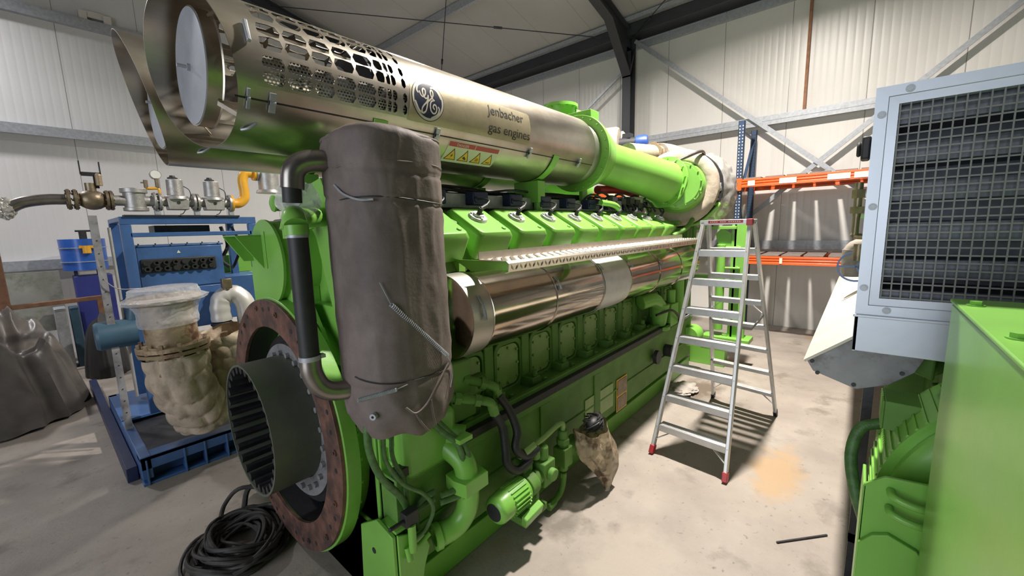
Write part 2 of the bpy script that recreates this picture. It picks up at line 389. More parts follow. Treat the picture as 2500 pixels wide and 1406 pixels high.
# wall bracing
def flatbar(a, b, w_, lab): trim(MB().beam(a, b, .010, w_, (1, 0, 0)) if False else MB().beam(a, b, w_, .03, (1, 0, 0)), GALV, lab)
flatbar((8.70, 3.9, 5.73), (8.70, -2.4, .25), .075, 'long galvanised brace falling from the column head')
flatbar((8.73, -2.4, 5.6), (8.73, 3.85, .10), .075, 'galvanised brace rising towards the radiator')
flatbar((8.70, 4.08, 5.25), (8.70, 10.2, 1.2), .05, 'slim galvanised brace left of the column')
# roof tie rods
def rod(a, b, lab, tb=None):
    mb = MB().tube([a, b], .009, 6, 1)
    if tb is not None:
        A, B = Vector(a), Vector(b); p = A.lerp(B, tb); d = (B-A).normalized(); mb.cyl(p-d*.09, p+d*.09, .025, .025, 8)
    trim(mb, DARKST, lab)
def onroof(x, y, o=-.3): return (x, y, roofz(x)+o)
rod(onroof(8.6, 4.1), onroof(4.0, 10.1), 'roof bracing rod with turnbuckle', .35)
rod(onroof(8.6, 10.1), onroof(4.0, 4.1), 'crossing roof bracing rod with turnbuckle', .3)
rod(onroof(8.6, 3.9), onroof(4.0, -2.4), 'roof bracing rod right of the rafter', .07)
trim(MB().box((8.80, .895, 3.78), (8.86, .935, 5.6)), WOOD, 'thin wooden batten on the side wall')

# ------------------------------------------------------------------ the gas engine
YC = 2.57
eng = thing('gas_engine', 'huge bright green gas engine with two stainless silencers on top, left of the ladder', 'engine', (3.2, YC, 0))
def ep(mb, name, m, **k): return mb.build(name, m, eng, **k)
def E(x, d, z): return (x, YC+d, z)
# base rails, pan, crankcase
mb = MB()
for s in (-1, 1): mb.box(E(1.05, s*.90-.0, 0), E(5.6, s*.72, .16))
for x in (1.2, 3.2, 5.3): mb.box(E(x, -.72, .02), E(x+.12, .72, .14))
ep(mb, 'base_rail', GREEN, bevel=.006)
mb = MB().prism([(YC-.92, .22), (YC-.92, .74), (YC+.92, .74), (YC+.92, .22), (YC+.60, .10), (YC-.60, .10)], 'x', 1.0, 5.55)
mb.box(E(1.0, -.935, .70), E(5.55, .935, .745)); mb.box(E(1.0, -.93, .42), E(5.55, -.92, .44)); mb.box(E(2.18, -.935, .30), E(2.30, -.92, .70)); mb.box(E(2.95, -.935, .28), E(3.05, -.92, .70))
pan = ep(mb, 'oil_pan', GREEND, bevel=.006)
mb = MB().box(E(2.80, -.928, .30), E(3.30, -.922, .52)); mb.build('pale_patch', GREENF, pan, label='paler rectangular patch')
mb = MB().box(E(3.37, -.930, .20), E(3.59, -.924, .52)); lb = mb.build('data_plate', LABY, pan, label='yellow framed brown data plate', bevel=.002)
mb = MB()
for (a, b) in ((.215, .34), (.36, .505)): mb.box(E(3.385, -.934, a), E(3.575, -.929, b))
mb.build('plate_field', BRONZE, lb)
ep(MB().box(E(1.0, -.945, .75), E(5.4, -.89, .80)), 'cable_duct', BLACK, bevel=.004, label='long black cable duct')
nr = [(-.64, .80), (-.64, 1.22), (-.56, 1.3), (-.56, 1.66), (-.70, 1.72), (-.60, 2.0), (-.34, 2.1), (-.22, 1.92)]
poly = [(YC+a, b) for a, b in nr]+[(YC-a, b) for a, b in nr[::-1]]
mb = MB().prism(poly, 'x', 1.25, 5.62)
for s in (-1, 1):
    mb.box(E(1.2, s*.90, .745), E(5.6, s*.60, .785))
    mb.box(E(1.2, s*.90, .785), E(5.6, s*.86, .83))
    for i in range(11):
        x = 1.52+.397*i
        mb.box(E(x-.045, s*.70, .78), E(x+.045, s*.63, 1.25))
        mb.box(E(x-.05, s*.80, .78), E(x+.05, s*.66, .85)); mb.cyl(E(x, s*.78, .85), E(x, s*.78, .90), .022)
        mb.cyl(E(x+.1, s*.80, .785), E(x+.1, s*.80, .82), .018)
ep(mb, 'crankcase', GREEND, bevel=.008)
# valley between the banks: manifold pipe
ep(MB().cyl(E(1.15, 0, 2.08), E(5.3, 0, 2.08), .15, .15, 28), 'valley_manifold', GREEN)
# crankcase doors
def rrect(cx, cz, w_, h, r, n=5):
    out = []
    for (sx, sz, a0) in ((1, 1, 0), (-1, 1, 90), (-1, -1, 180), (1, -1, 270)):
        for k in range(n+1):
            a = R(a0+90*k/n); out.append((cx+sx*(w_/2-r)+r*math.cos(a), cz+sz*(h/2-r)+r*math.sin(a)))
    return out
def ringplate(mb, outer, inner, axis, d0, d1):
    def P(p, d): return {'x': (d, p[0], p[1]), 'y': (p[0], d, p[1]), 'z': (p[0], p[1], d)}[axis]
    n = len(outer); V = [[mb.bm.verts.new(P(p, d)) for p in q] for d in (d0, d1) for q in (outer, inner)]
    for i in range(n):
        j = (i+1) % n
        for A, B in ((V[0], V[1]), (V[2], V[3]), (V[0], V[2]), (V[1], V[3])): mb.bm.faces.new((A[i], A[j], B[j], B[i]))
    return mb
door0 = None
for i in range(10):
    x = 1.735+.397*i
    if door0 is None:
        mb = MB().prism(rrect(0, 0, .235, .305, .06), 'y', -.012, 0)
        for (a, b) in ((0, .13), (0, -.13), (.095, .10), (.095, -.10), (-.095, .10), (-.095, -.10), (.10, 0), (-.10, 0)):
            mb.cyl((a, -.026, b), (a, -.010, b), .011, .011, 6)
        door0 = mb.build('crankcase_door', GREENF, None, bevel=.003, loc=(x, YC-.665, .965)); setpar(door0, eng)
        mb = ringplate(MB(), rrect(0, 0, .31, .40, .09), rrect(0, 0, .25, .32, .065), 'y', -.055, 0)
        fr = mb.build('door_surround', GREEND, None, bevel=.006, loc=(0, .03, 0)); fr.parent = door0
    else: cp(door0, eng, (.397*i, 0, 0))
# cylinder head covers, near and far bank
def cover_set(s):
    c30, s30 = math.cos(R(30)), math.sin(R(30))
    # local frame: x along engine, u inward-up across the top, v outward-up (bank axis)
    m = Matrix(((1, 0, 0, 0), (0, -s*c30, s*s30, 0), (0, s30, c30, 0), (0, 0, 0, 1)))
    if s > 0: pass
    mb = MB()
    top = rrect(0, .17, .30, .34, .035, 3); bot = rrect(0, .17, .33, .37, .03, 3)
    pr = [(bot, -.235), (rrect(0, .17, .325, .365, .035, 3), -.03), (rrect(0, .17, .29, .325, .035, 3), 0)]
    rings = [[mb.bm.verts.new(m @ Vector((p[0], p[1], z))) for p in q] for q, z in pr]
    for A, B in zip(rings, rings[1:]):
        for k in range(len(A)): mb.bm.faces.new((A[k], A[(k+1) % len(A)], B[(k+1) % len(A)], B[k]))
    mb.bm.faces.new(rings[-1]); mb.bm.faces.new(rings[0][::-1])
    # bolt recess knob at the outer corner
    for xx in (.10,): mb.cyl(m @ Vector((xx, .05, -.004)), m @ Vector((xx, .05, .008)), .016, .016, 10)
    cov = mb.build('cylinder_head_cover', GREEN, None, bevel=.004, loc=(0, 0, 0), ang=50)
    mb = MB().cyl(m @ Vector((-.02, .19, 0)), m @ Vector((-.02, .19, .018)), .068, .062, 24).cyl(m @ Vector((-.02, .19, .018)), m @ Vector((-.02, .19, .034)), .04, .038, 16)
    for k in range(3):
        a = 2*PI*k/3+.3; mb.cyl(m @ Vector((-.02+.05*math.cos(a), .19+.05*math.sin(a), .018)), m @ Vector((-.02+.05*math.cos(a), .19+.05*math.sin(a), .028)), .009, .009, 6)
    f = mb.build('ignition_flange', ALU, None); f.parent = cov
    mb = MB().cyl(m @ Vector((-.02, .19, .03)), m @ Vector((-.02, .19, .075)), .017, .015, 12).cyl(m @ Vector((-.02, .19, .068)), m @ Vector((.045, .21, .085)), .014, .014, 10)
    mb.tube([m @ Vector(q) for q in ((.04, .21, .085), (.10, .25, .10), (.13, .32, .08), (.12, .42, .03))], .006, 6, 5)
    g = mb.build('ignition_lead', BLACK, None); g.parent = cov
    return cov
cvn = cover_set(-1); cvf = cover_set(1)
for cv, s in ((cvn, -1), (cvf, 1)):
    base = Vector((1.545, YC+s*.80, 1.925)); cv.location = base; setpar(cv, eng)
    for i in range(1, 10): cp(cv, eng, (.397*i, 0, 0))
# heads below the covers
hd = MB().prism([(YC-.755, 1.70), (YC-.66, 1.88), (YC-.40, 2.02), (YC-.30, 1.70)], 'x', -.165, .165).build('cylinder_head', GREEND, None, bevel=.01, loc=(1.545, 0, 0)); setpar(hd, eng)
for i in range(1, 10): cp(hd, eng, (.397*i, 0, 0))
# ignition coil boxes along the valley
cb = MB().box((-.075, -.045, -.045), (.075, .045, .045)).cyl((-.05, -.06, -.01), (-.05, -.04, -.01), .02).build('ignition_coil', BLUED, None, bevel=.008, loc=(1.72, YC-.44, 2.165)); setpar(cb, eng)
for i in range(1, 9): cp(cb, eng, (.397*i, 0, 0))
ep(MB().box(E(1.3, -.40, 2.10), E(4.9, -.30, 2.20)), 'cable_tray', GALV, bevel=.005)
mb = MB(); random.seed(3)
for k in range(7):
    y = -.33+.02*k; pts = [E(1.3+j*.45, y+random.uniform(-.04, .04), 2.215+random.uniform(0, .05)) for j in range(9)]; mb.tube(pts, .009, 6, 4)
ep(mb, 'wiring_loom', BLACK)
# walkway of tread plate
mb = MB()
x0, x1, yo, yi, zt = 1.56, 4.85, 1.36, 1.575, 1.782
prof = [(yi, zt+.045), (yi-.004, zt), (yo+.015, zt), (yo, zt-.012), (yo+.004, zt-.055)]
for (a, b) in zip(prof, prof[1:]): mb.quad((x0, a[0], a[1]), (x1, a[0], a[1]), (x1, b[0], b[1]), (x0, b[0], b[1]))
wk = mb.build('walkway', ALUT, eng, solid=.004)
mb = MB(); mb3 = MB()
def lug(mb, x, y, a, vert=False):
    l, wd, h = .019, .0062, .0042
    if not vert:
        c, s = math.cos(a), math.sin(a)
        P = [(x-l*c, y-l*s, zt+.002), (x+wd*s, y-wd*c, zt+.002), (x+l*c, y+l*s, zt+.002), (x-wd*s, y+wd*c, zt+.002), (x, y, zt+.002+h)]
    else:
        c, s = math.cos(a), math.sin(a)
        P = [(x-l*c, yo-.002, y-l*s), (x+wd*s, yo-.002, y-wd*c), (x+l*c, yo-.002, y+l*s), (x-wd*s, yo-.002, y+wd*c), (x, yo-.002-h-.001, y)]
    v = [mb.bm.verts.new(p) for p in P]
    for k in range(4): mb.bm.faces.new((v[k], v[(k+1) % 4], v[4]))
n = 0; xx = x0+.03
while xx < x1-.03:
    for j, yy in enumerate((1.39, 1.426, 1.462, 1.498, 1.534, 1.562)):
        a = R(45) if (n+j) % 2 else R(-45); lug(mb, xx, yy, a)
    lug(mb3, xx, zt-.032, R(55) if n % 2 else R(-55), True)
    xx += .037; n += 1
mb.build('tread_pattern', ALUT, wk); mb3.build('lip_pattern', ALUT, wk)
for x in (1.62, 2.62, 3.62, 4.62):
    ep(MB().prism([(1.38, 1.775), (1.38, 1.735), (1.70, 1.71), (1.84, 1.775)], 'x', x, x+.008).box((x, 1.80, 1.5), (x+.05, 1.86, 1.76)), 'walkway_bracket', GREEN)
# insulated charge pipe under the walkway
yd, zd, rd = 1.75, 1.465, .237
dp = ep(MB().lathe([(0, 0), (0, rd-.01), (.005, rd), (3.9, rd), (3.9, 0)], (1.44, yd, zd), (1, 0, 0), 64), 'insulated_pipe', STEELB, label='polished sheet-clad insulated pipe')
MB().ring((1.445, yd, zd), (1.60, yd, zd), rd, rd+.004, 64).build('end_band', STEELM, dp, label='dull end band with latch')
MB().ring((2.88, yd, zd), (3.37, yd, zd), rd, rd+.0035, 64).build('matte_band', ALU, dp, label='matte grey middle band')
mb = MB()
for x in (1.60, 2.22, 2.88, 3.37, 4.05, 4.7): mb.lathe([(0, rd), (.004, rd+.007), (.012, rd+.007), (.016, rd)], (x, yd, zd), (1, 0, 0), 64)
split(mb, 'seam_bead', STEELB, dp)
def latch(mb, x, yc, zc, r, th, ln=.11, sk=.25):
    for k in range(2):
        t0 = R(th)+k*.16/r*.35
    a = R(th); d = ln/r
    def P(t, o, dx=0): return (x+dx, yc+math.cos(t)*(r+o), zc+math.sin(t)*(r+o))
    for t in (a, a+d):
        c = Vector(P(t, 0)); nrm = Vector((0, math.cos(t), math.sin(t))); mb.beam(c-Vector((.013, 0, 0)), c+Vector((.013, 0, 0)), .02, .012, nrm)
    mb.tube([P(a, .008, -.008), P(a+d*.35, .014, -.010), P(a+d*.5, .016, 0), P(a+d*.35, .014, .010), P(a, .008, .008)], .0028, 6, 3)
    mb.tube([P(a+d*.5, .014), P(a+d*.8, .02, -.004), P(a+d*1.25, .022, -.004)], .006, 6, 3)
    mb.tube([P(a+d*.8, .016, .009), P(a+d*1.3, .018, .009), P(a+d*1.3, .018, -.009), P(a+d*.8, .016, -.009)], .0028, 6, 1)
mb = MB(); latch(mb, 1.52, yd, zd, rd, 148, .10); mb.build('toggle_latch', GALV, dp)
mb = MB(); latch(mb, 2.26, yd, zd, rd, 142, .07); mb.build('toggle_latch', GALV, dp)
mb = MB(); latch(mb, 2.90, yd, zd, rd, 130, .05); mb.build('toggle_latch', GALV, dp)
mb = MB(); latch(mb, 3.42, yd, zd, rd, 135, .06); mb.build('toggle_latch', GALV, dp)
mb = MB(); latch(mb, 4.10, yd, zd, rd, 145, .06); mb.build('toggle_latch', GALV, dp)

# ---- flywheel end
zf = .830
mb = MB().ring(E(.845, 0, zf), E(.92, 0, zf), .60, .765, 96)
mb.lathe([(0, .60), (0, .72), (.16, .68), (.33, .62), (.33, .58), (0, .60)], E(.915, 0, zf), (1, 0, 0), 96, close=True)
for k in range(36):
    a = 2*PI*k/36; p = Vector(E(.92, .742*math.cos(a), zf+.742*math.sin(a))); mb.cyl(p, p+Vector((.016, 0, 0)), .013, .013, 6)
ep(mb, 'flywheel_housing', GREEN, bevel=.004)
fl = ep(MB().ring(E(.825, 0, zf), E(.846, 0, zf), .59, .752, 96), 'flange_ring', RUST, bevel=.002, label='rust brown bolting flange')
hb = None
random.seed(5)
mb = MB(); mb2 = MB()
for k in range(40):
    a = 2*PI*k/44+.05
    if k % 5 == 3: continue
    rr = .705 if k % 2 else .692
    p = Vector(E(.825, rr*math.cos(a), zf+rr*math.sin(a)))
    if k % 3: mb.cyl(p+Vector((.002, 0, 0)), p-Vector((.001, 0, 0)), .0135, .0135, 12)
    else: mb2.ring(p+Vector((.004, 0, 0)), p-Vector((.008, 0, 0)), .008, .016, 14)
split(mb, 'bolt_hole', BLACK, fl, label='dark empty bolt hole'); split(mb2, 'threaded_bush', RUST, fl)
ep(MB().lathe([(0, 0), (0, .52), (.08, .545), (.10, .545), (.10, 0)], E(.93, 0, zf), (1, 0, 0), 72), 'flywheel', DARKST)
ep(MB().lathe([(0, .589), (.02, .592), (.20, .592), (.20, 0)], E(.85, 0, zf), (1, 0, 0), 72), 'housing_bore', BLACK)  # bore coloured black, painting in the shade of the void inside
fw_ = MB().ring(E(.90, 0, zf), E(.935, 0, zf), .36, .47, 64)
for k in range(24):
    a = 2*PI*k/24+.1; p = Vector(E(.90, .415*math.cos(a), zf+.415*math.sin(a))); fw_.cyl(p, p-Vector((.02, 0, 0)), .017, .017, 6)
ep(fw_, 'flywheel_clamp_ring', GREYSH)
# coupling drum with internal rubber-seated teeth
cd = MB(); zc2 = .855; Rd = .378
cd.lathe([(0, Rd-.012), (0, Rd), (.24, Rd), (.24, Rd-.02)], E(.662, 0, zc2), (1, 0, 0), 96)
cd.lathe([(0, Rd-.012), (.235, Rd-.02)], E(.662, 0, zc2), (1, 0, 0), 96)
cdo = ep(cd, 'coupling_drum', DRUMM, label='dusty grey coupling drum, open towards the front')
mb = MB()
for k in range(30):
    a = 2*PI*k/30
    pts = [(Rd-.012, a-.066), (Rd-.012, a+.066), (Rd-.036, a+.056), (Rd-.050, a+.03), (Rd-.054, a), (Rd-.050, a-.03), (Rd-.036, a-.056)]
    mb.prism([(YC+r_*math.cos(t), zc2+r_*math.sin(t)) for r_, t in pts], 'x', .668, .89)
mb.build('internal_teeth', DARKST, cdo, ang=30)
MB().lathe([(0, 0), (0, Rd-.02), (.02, Rd-.02), (.02, 0)], E(.875, 0, zc2), (1, 0, 0), 64).build('drum_floor', DARKST, cdo)
# gear case behind the housing and angled shoulder
mb = MB().prism([(YC-.80, .30), (YC-.80, .95), (YC-.72, 1.30), (YC-.52, 1.56), (YC+.52, 1.56), (YC+.72, 1.30), (YC+.80, .95), (YC+.80, .30), (YC+.6, .2), (YC-.6, .2)], 'x', 1.0, 1.27)
mb.prism([(YC-.60, 1.50), (YC-.60, 1.66), (YC-.30, 2.0), (YC+.30, 2.0), (YC+.60, 1.66), (YC+.6, 1.5)], 'x', 1.06, 1.27)
mb.prism([(YC-.18, 1.50), (YC-.18, 1.75), (YC+.42, 1.75), (YC+.42, 1.50)], 'x', .90, 1.06)
mb.box(E(.985, -.79, 1.02), E(1.0, -.55, 1.05)); mb.box(E(.985, -.79, .40), E(1.0, -.45, .425)); mb.prism([(YC-.79, .42), (YC-.76, .42), (YC-.76, 1.02), (YC-.79, 1.02)], 'x', .985, 1.0)
mb.box(E(1.02, -.86, .88), E(1.22, -.79, .93)); mb.box(E(1.02, -.84, .60), E(1.22, -.79, .64)); mb.prism([(1.05, .94), (1.21, .94), (1.21, 1.28), (1.12, 1.34), (1.05, 1.28)], 'y', YC-.83, YC-.78)
for (x, z) in ((1.05, .52), (1.05, .78), (1.20, .52), (1.20, .78), (1.07, .97), (1.19, .97), (1.07, 1.24), (1.19, 1.24)): mb.cyl((x, YC-.80, z), (x, YC-.845, z), .015, .015, 6)
ep(mb, 'gear_case', GREEN, bevel=.006)
mb = MB().prism([(YC-.50, 1.28), (YC-.62, 1.28), (YC-.745, 1.05), (YC-.60, 1.02), (YC-.40, 1.45)], 'x', .94, .965)
mb.prism([(YC-.30, 1.62), (YC-.745, 1.02), (YC-.72, .98), (YC-.2, 1.55)], 'x', .93, .95)
ep(mb, 'stiffening_plate', GREEN)
# end tank with box bracket
zt2 = 1.795
mb = MB().cyl(E(.86, 0, zt2), E(1.35, 0, zt2), .232, .232, 64); mb.ring(E(.852, 0, zt2), E(.866, 0, zt2), 0.0001, .240, 64)
tk = ep(mb, 'end_tank', GREEN, label='green cylindrical end tank')
mb = MB()
def platep(mb, pts, t):
    P = [Vector(p) for p in pts]; n = (P[1]-P[0]).cross(P[2]-P[0]).normalized()*t
    a = [mb.bm.verts.new(p) for p in P]; b = [mb.bm.verts.new(p+n) for p in P]; k = len(P)
    mb.bm.faces.new(a); mb.bm.faces.new(b[::-1])
    for i in range(k): mb.bm.faces.new((a[i], b[i], b[(i+1) % k], a[(i+1) % k]))
platep(mb, [E(.72, .24, 1.945), E(.86, .24, 1.945), E(.86, .20, 1.80), E(.80, .20, 1.80)], .008)
platep(mb, [E(.72, .02, 1.945), E(.86, .02, 1.945), E(.86, .02, 1.76), E(.845, .02, 1.76)], .008)
platep(mb, [E(.72, .24, 1.945), E(.72, .02, 1.945), E(.86, .02, 1.945), E(.86, .24, 1.945)], .006)
mb.box(E(.846, -.02, 1.76), E(.86, .02, 1.97))
mb.build('box_bracket', GREEN, tk, bevel=.002)
# pump carrier plate, wrapped pipe and stub
mb = MB().prism([(YC-.40, 1.98), (YC-.20, 1.96), (YC-.26, 2.10), (YC-.40, 2.20), (YC-.52, 2.22), (YC-.60, 2.08), (YC-.68, 1.94), (YC-.66, 1.6), (YC-.55, 1.5)], 'x', .96, .985)
for (a, b) in ((-.32, 2.06), (-.46, 2.10), (-.56, 2.02), (-.60, 1.88)): mb.cyl(E(.96, a, b), E(.935, a, b), .018, .018, 6)
mb.cyl(E(.82, -.46, 1.93), E(.82, -.46, 1.98), .035).tube([E(.82, -.46, 1.96), E(.85, -.46, 2.02), E(.96, -.46, 2.05)], .05, 14, 5)
ep(mb, 'pump_carrier', GREEN, bevel=.003)
ep(MB().lathe([(0, 0), (0, .028), (.01, .05), (.02, .052), (.02, .047), (.30, .047), (.30, 0)], E(.98, .20, 2.14), (1, 0, 0), 28), 'pipe_stub', GREEN)
ep(MB().box(E(1.02, .02, 2.0), E(1.10, .08, 2.28)).cyl(E(1.0, .05, 2.02), E(1.0, .20, 2.02), .022), 'black_support', ANTH)
# padded heat exchanger in its fabric jacket
jc = Vector((1.055, 1.645, 0)); jz0, jz1, jr = 1.075, 2.355, .243
core = ep(MB().cyl((jc.x, jc.y, jz0+.03), (jc.x, jc.y, jz1-.03), .19, .19, 32), 'heat_exchanger', GREEND)
random.seed(11)
def jacket():
    mb = MB(); nz, nt = 110, 120; rings = []
    for i in range(nz+1):
        h = i/nz; z = jz0+(jz1-jz0)*h; ring = []
        for k in range(nt):
            t = 2*PI*k/nt
            ct, st = math.cos(t), math.sin(t)
            r = jr/((abs(ct)**2.7+abs(st)**2.7)**(1/2.7))*.955
            pass
            n1 = noise.noise(Vector((ct*1.3, st*1.3, z*1.1)))*.010
            n2 = noise.noise(Vector((ct*5, st*5, z*2.2+9)))*.004
            cr = 1-abs(noise.noise(Vector((ct*3+4, st*3, z*3.5))))*2
            r += n1+n2+max(0, cr-.6)*.010
            for zs, dp_, wd in ((2.20, .006, .009), (2.075, .008, .008), (1.30, .007, .012)):
                q = (z+.02*math.sin(t*1.0+zs*4)-zs)/wd; r -= dp_*math.exp(-q*q)
            if z < 1.32: r += .010*math.sin(t*9+z*22)*(1.32-z)/.25-.03*max(0, (1.18-z)/.1)**2
            if z > 2.32: r -= .022*((z-2.32)/.035)**2
            zz = z + (.012*math.sin(2*t) if i > nz-12 else 0) + (-.02*math.cos(t-4.6)+.015*math.sin(5*t) if i < 6 else 0)
            ring.append(mb.bm.verts.new((jc.x+r*ct, jc.y+r*st, zz)))
        rings.append(ring)
    for A, B in zip(rings, rings[1:]):
        for k in range(nt): mb.bm.faces.new((A[k], A[(k+1) % nt], B[(k+1) % nt], B[k]))
    c = mb.bm.verts.new((jc.x, jc.y, jz1+.004))
    for k in range(nt): mb.bm.faces.new((rings[-1][k], rings[-1][(k+1) % nt], c))
    return mb
jk = jacket().build('insulation_jacket', JACKET, core, ang=180, solid=0)
jk.parent = eng; jk.matrix_parent_inverse = Matrix.Translation(ROOTLOC[eng.name]).inverted(); jk['label'] = 'grimy brown padded fabric jacket laced with springs'
def jp(az, z, o=.0):
    t = R(az); ct, st = math.cos(t), math.sin(t); r = jr/((abs(ct)**2.7+abs(st)**2.7)**(1/2.7))*.955+o
    return Vector((jc.x+r*ct, jc.y+r*st, z))
def spring(mb, p0, p1, r=.006, turns=28):
    p0, p1 = Vector(p0), Vector(p1); d = p1-p0; e = d.orthogonal().normalized(); f = d.normalized().cross(e); pts = []
    for k in range(turns*8+1):
        t = k/(turns*8); a = k/8*2*PI; pts.append(p0+d*t+(e*math.cos(a)+f*math.sin(a))*r)
    mb.tube(pts, .0024, 5, 1)
mb = MB(); spring(mb, jp(236, 1.66, .014), jp(296, 1.38, .018), .0085, 40); mb.tube([jp(228, 1.75, .01), jp(236, 1.66, .012)], .002, 5, 1).tube([jp(296, 1.38, .016), jp(305, 1.33, .012), jp(308, 1.28, .014), jp(300, 1.22, .014)], .0025, 5, 4)
mb.build('tension_spring', GALV, jk)
mb = MB(); spring(mb, jp(196, 1.245, .014), jp(236, 1.30, .016), .0075, 30); mb.tube([jp(236, 1.30, .014), jp(246, 1.31, .01)], .002, 5, 1)
mb.build('tension_spring', GALV, jk)
mb = MB().tube([jp(186, 2.14, .01), jp(200, 2.10, .012), jp(216, 2.075, .014), jp(228, 2.075, .012)], .0045, 6, 5); mb.build('lacing_wire', GALV, jk)
mb = MB()
if True:
    mb.tube([jp(243, 1.21, .012), jp(252, 1.175, .016), jp(265, 1.20, .016), jp(280, 1.27, .015), jp(300, 1.34, .012)], .005, 6, 5)
    mb.tube([jp(252, 1.175, .016), jp(258, 1.12, .014), jp(266, 1.07, .012)], .005, 6, 4).tube([jp(270, 1.21, .016), jp(272, 1.14, .014), jp(275, 1.08, .012)], .005, 6, 4)
split(mb, 'fold_edge', JACKET, jk)
MB().tube([jp(k, 2.205-.02*math.sin(R(k)), .002) for k in range(180, 330, 15)], .004, 6, 3).build('piped_seam', JACKET, jk)
MB().tube([jp(k, 2.075+.012*math.sin(R(k*2)), .001) for k in range(190, 340, 10)], .003, 6, 3).build('stitched_seam', BLACK, jk)
MB().tube([jp(k, 1.345-.03*math.sin(R(k-180)), .001) for k in range(190, 330, 10)], .003, 6, 3).build('stitched_seam', BLACK, jk)
MB().tube([jp(k, 2.335, -.006) for k in range(0, 361, 12)], .006, 6, 3).build('piped_seam', JACKET, jk)
MB().ring(jp(213, 1.185, .0), jp(213, 1.185, .02), .006, .014, 14).build('eyelet', GALV, jk)
ep(MB().box((.99, 1.93, 2.15), (1.0, 1.965, 2.375)), 'mounting_strip', GREEN)
# bare steel water pipes and rubber hose on the jacket
P3 = lambda x, z, y=1.72: (x, y, z)
ep(MB().tube([(.93, 1.70, 2.245), (.83, 1.715, 2.245), (.755, 1.73, 2.235), (.715, 1.745, 2.20), (.705, 1.75, 2.13)], .044, 20, 6), 'upper_water_pipe', GREYPIPE)
ep(MB().cyl((.704, 1.753, 2.15), (.702, 1.756, 2.075), .036, .036, 20), 'pipe_sleeve', BLACK)
ep(MB().tube([(.706, 1.75, 1.96), (.705, 1.75, 1.70), (.703, 1.745, 1.42)], .040, 20, 6, rf=lambda t: 1+.015*math.sin(t*60)), 'rubber_hose', BLACK)
ep(MB().ring((.706, 1.75, 1.955), (.706, 1.75, 1.935), .038, .043, 24), 'hose_clamp', GALV); ep(MB().ring((.703, 1.745, 1.44), (.703, 1.745, 1.42), .038, .0445, 24).box((.735, 1.71, 1.425), (.755, 1.74, 1.44)), 'hose_clamp', GALV)
ep(MB().tube([(.703, 1.745, 1.43), (.705, 1.742, 1.36), (.735, 1.73, 1.29), (.80, 1.71, 1.26), (.93, 1.68, 1.255)], .043, 20, 6), 'lower_water_elbow', GREYPIPE)
ep(MB().tube([(.705, 1.752, 1.98), (.72, 1.80, 2.02), (.80, 1.95, 2.02), (.95, 2.05, 2.03)], .047, 16, 6).cyl((.706, 1.75, 1.945), (.706, 1.752, 1.985), .046), 'hose_neck', GREEN)
mb = MB(); bmesh.ops.create_icosphere(mb.bm, subdivisions=4, radius=.085, matrix=Matrix.Translation((.785, 1.90, 2.10)) @ Matrix.Diagonal((1.0, 1.0, .95, 1)))
for v in mb.bm.verts:
    d = (v.co-Vector((.785, 1.90, 2.10))); k = noise.noise(d*28)*.012+abs(noise.noise(d*55))*.012; v.co += d.normalized()*k
wr = ep(mb, 'plastic_wrap', PLAST, ang=20, label='crumpled clear plastic wrap round a pipe end')
# near side: coolers, pumps, hoses
mb = MB().prism(rrect(1.22, .86, .34, .30, .05), 'y', 1.62, 1.85)
ep(mb, 'oil_cooler_housing', GREEN, bevel=.03)
mb = MB().box((1.08, 1.66, 1.02), (1.55, 1.93, 1.22)).box((1.42, 1.70, .84), (1.62, 1.90, 1.05)).cyl((1.62, 1.80, .98), (1.78, 1.80, .98), .06).cyl((1.35, 1.66, .66), (1.35, 1.86, .66), .06)
mb.box((1.30, 1.76, .78), (1.72, 1.92, .86)).cyl((1.56, 1.72, .84), (1.56, 1.72, .76), .035, .05)
ep(mb, 'filter_head', GREEND, bevel=.012)
for (a, b) in (((1.40, 1.74, 1.15), (1.66, 1.60, 1.03)), ((1.30, 1.72, 1.06), (1.58, 1.56, .97))):
    mb = MB(); a, b = Vector(a), Vector(b); mb.tube([a+Vector((-.12, .05, -.02)), a, a.lerp(b, .5), b, b+Vector((.03, 0, -.05))], .026, 12, 5)
    for t in (.1, .45, .8): q = a.lerp(b, t); d = (b-a).normalized(); mb.cyl(q-d*.017, q+d*.017, .037, .037, 6)
    mb.cyl(b+Vector((.03, 0, -.03)), b+Vector((.05, 0, -.09)), .032, .032, 6)
    ep(mb, 'pipe_union', GREEND)
ep(MB().tube([(1.70, 1.59, .96), (1.76, 1.56, .85), (1.78, 1.52, .72), (1.74, 1.50, .63), (1.82, 1.48, .55), (1.92, 1.47, .56)], .026, 12, 6), 'black_hose', BLACK); ep(MB().tube([(1.62, 1.57, .90), (1.68, 1.55, .78), (1.67, 1.52, .66), (1.66, 1.50, .57), (1.73, 1.48, .50), (1.84, 1.47, .52)], .026, 12, 6), 'black_hose', BLACK)
# large water elbow at the front corner
el = MB().tube([(1.30, 1.78, .80), (1.33, 1.66, .78), (1.36, 1.56, .72), (1.365, 1.53, .64), (1.365, 1.53, .56)], .062, 22, 6)
el.prism([(1.285, 1.45), (1.445, 1.45), (1.46, 1.53), (1.445, 1.61), (1.285, 1.61), (1.27, 1.53)], 'z', .575, .65)
el.tube([(1.365, 1.53, .60), (1.365, 1.53, .50), (1.345, 1.54, .42), (1.29, 1.56, .365), (1.20, 1.59, .35)], .060, 22, 7)
el.tube([(1.42, 1.60, .80), (1.33, 1.70, .82)], .075, 18, 1)
ep(el, 'water_elbow', GREEN)
ep(MB().ring((1.205, 1.588, .351), (1.175, 1.598, .35), .045, .068, 28), 'elbow_lip', GREEN)
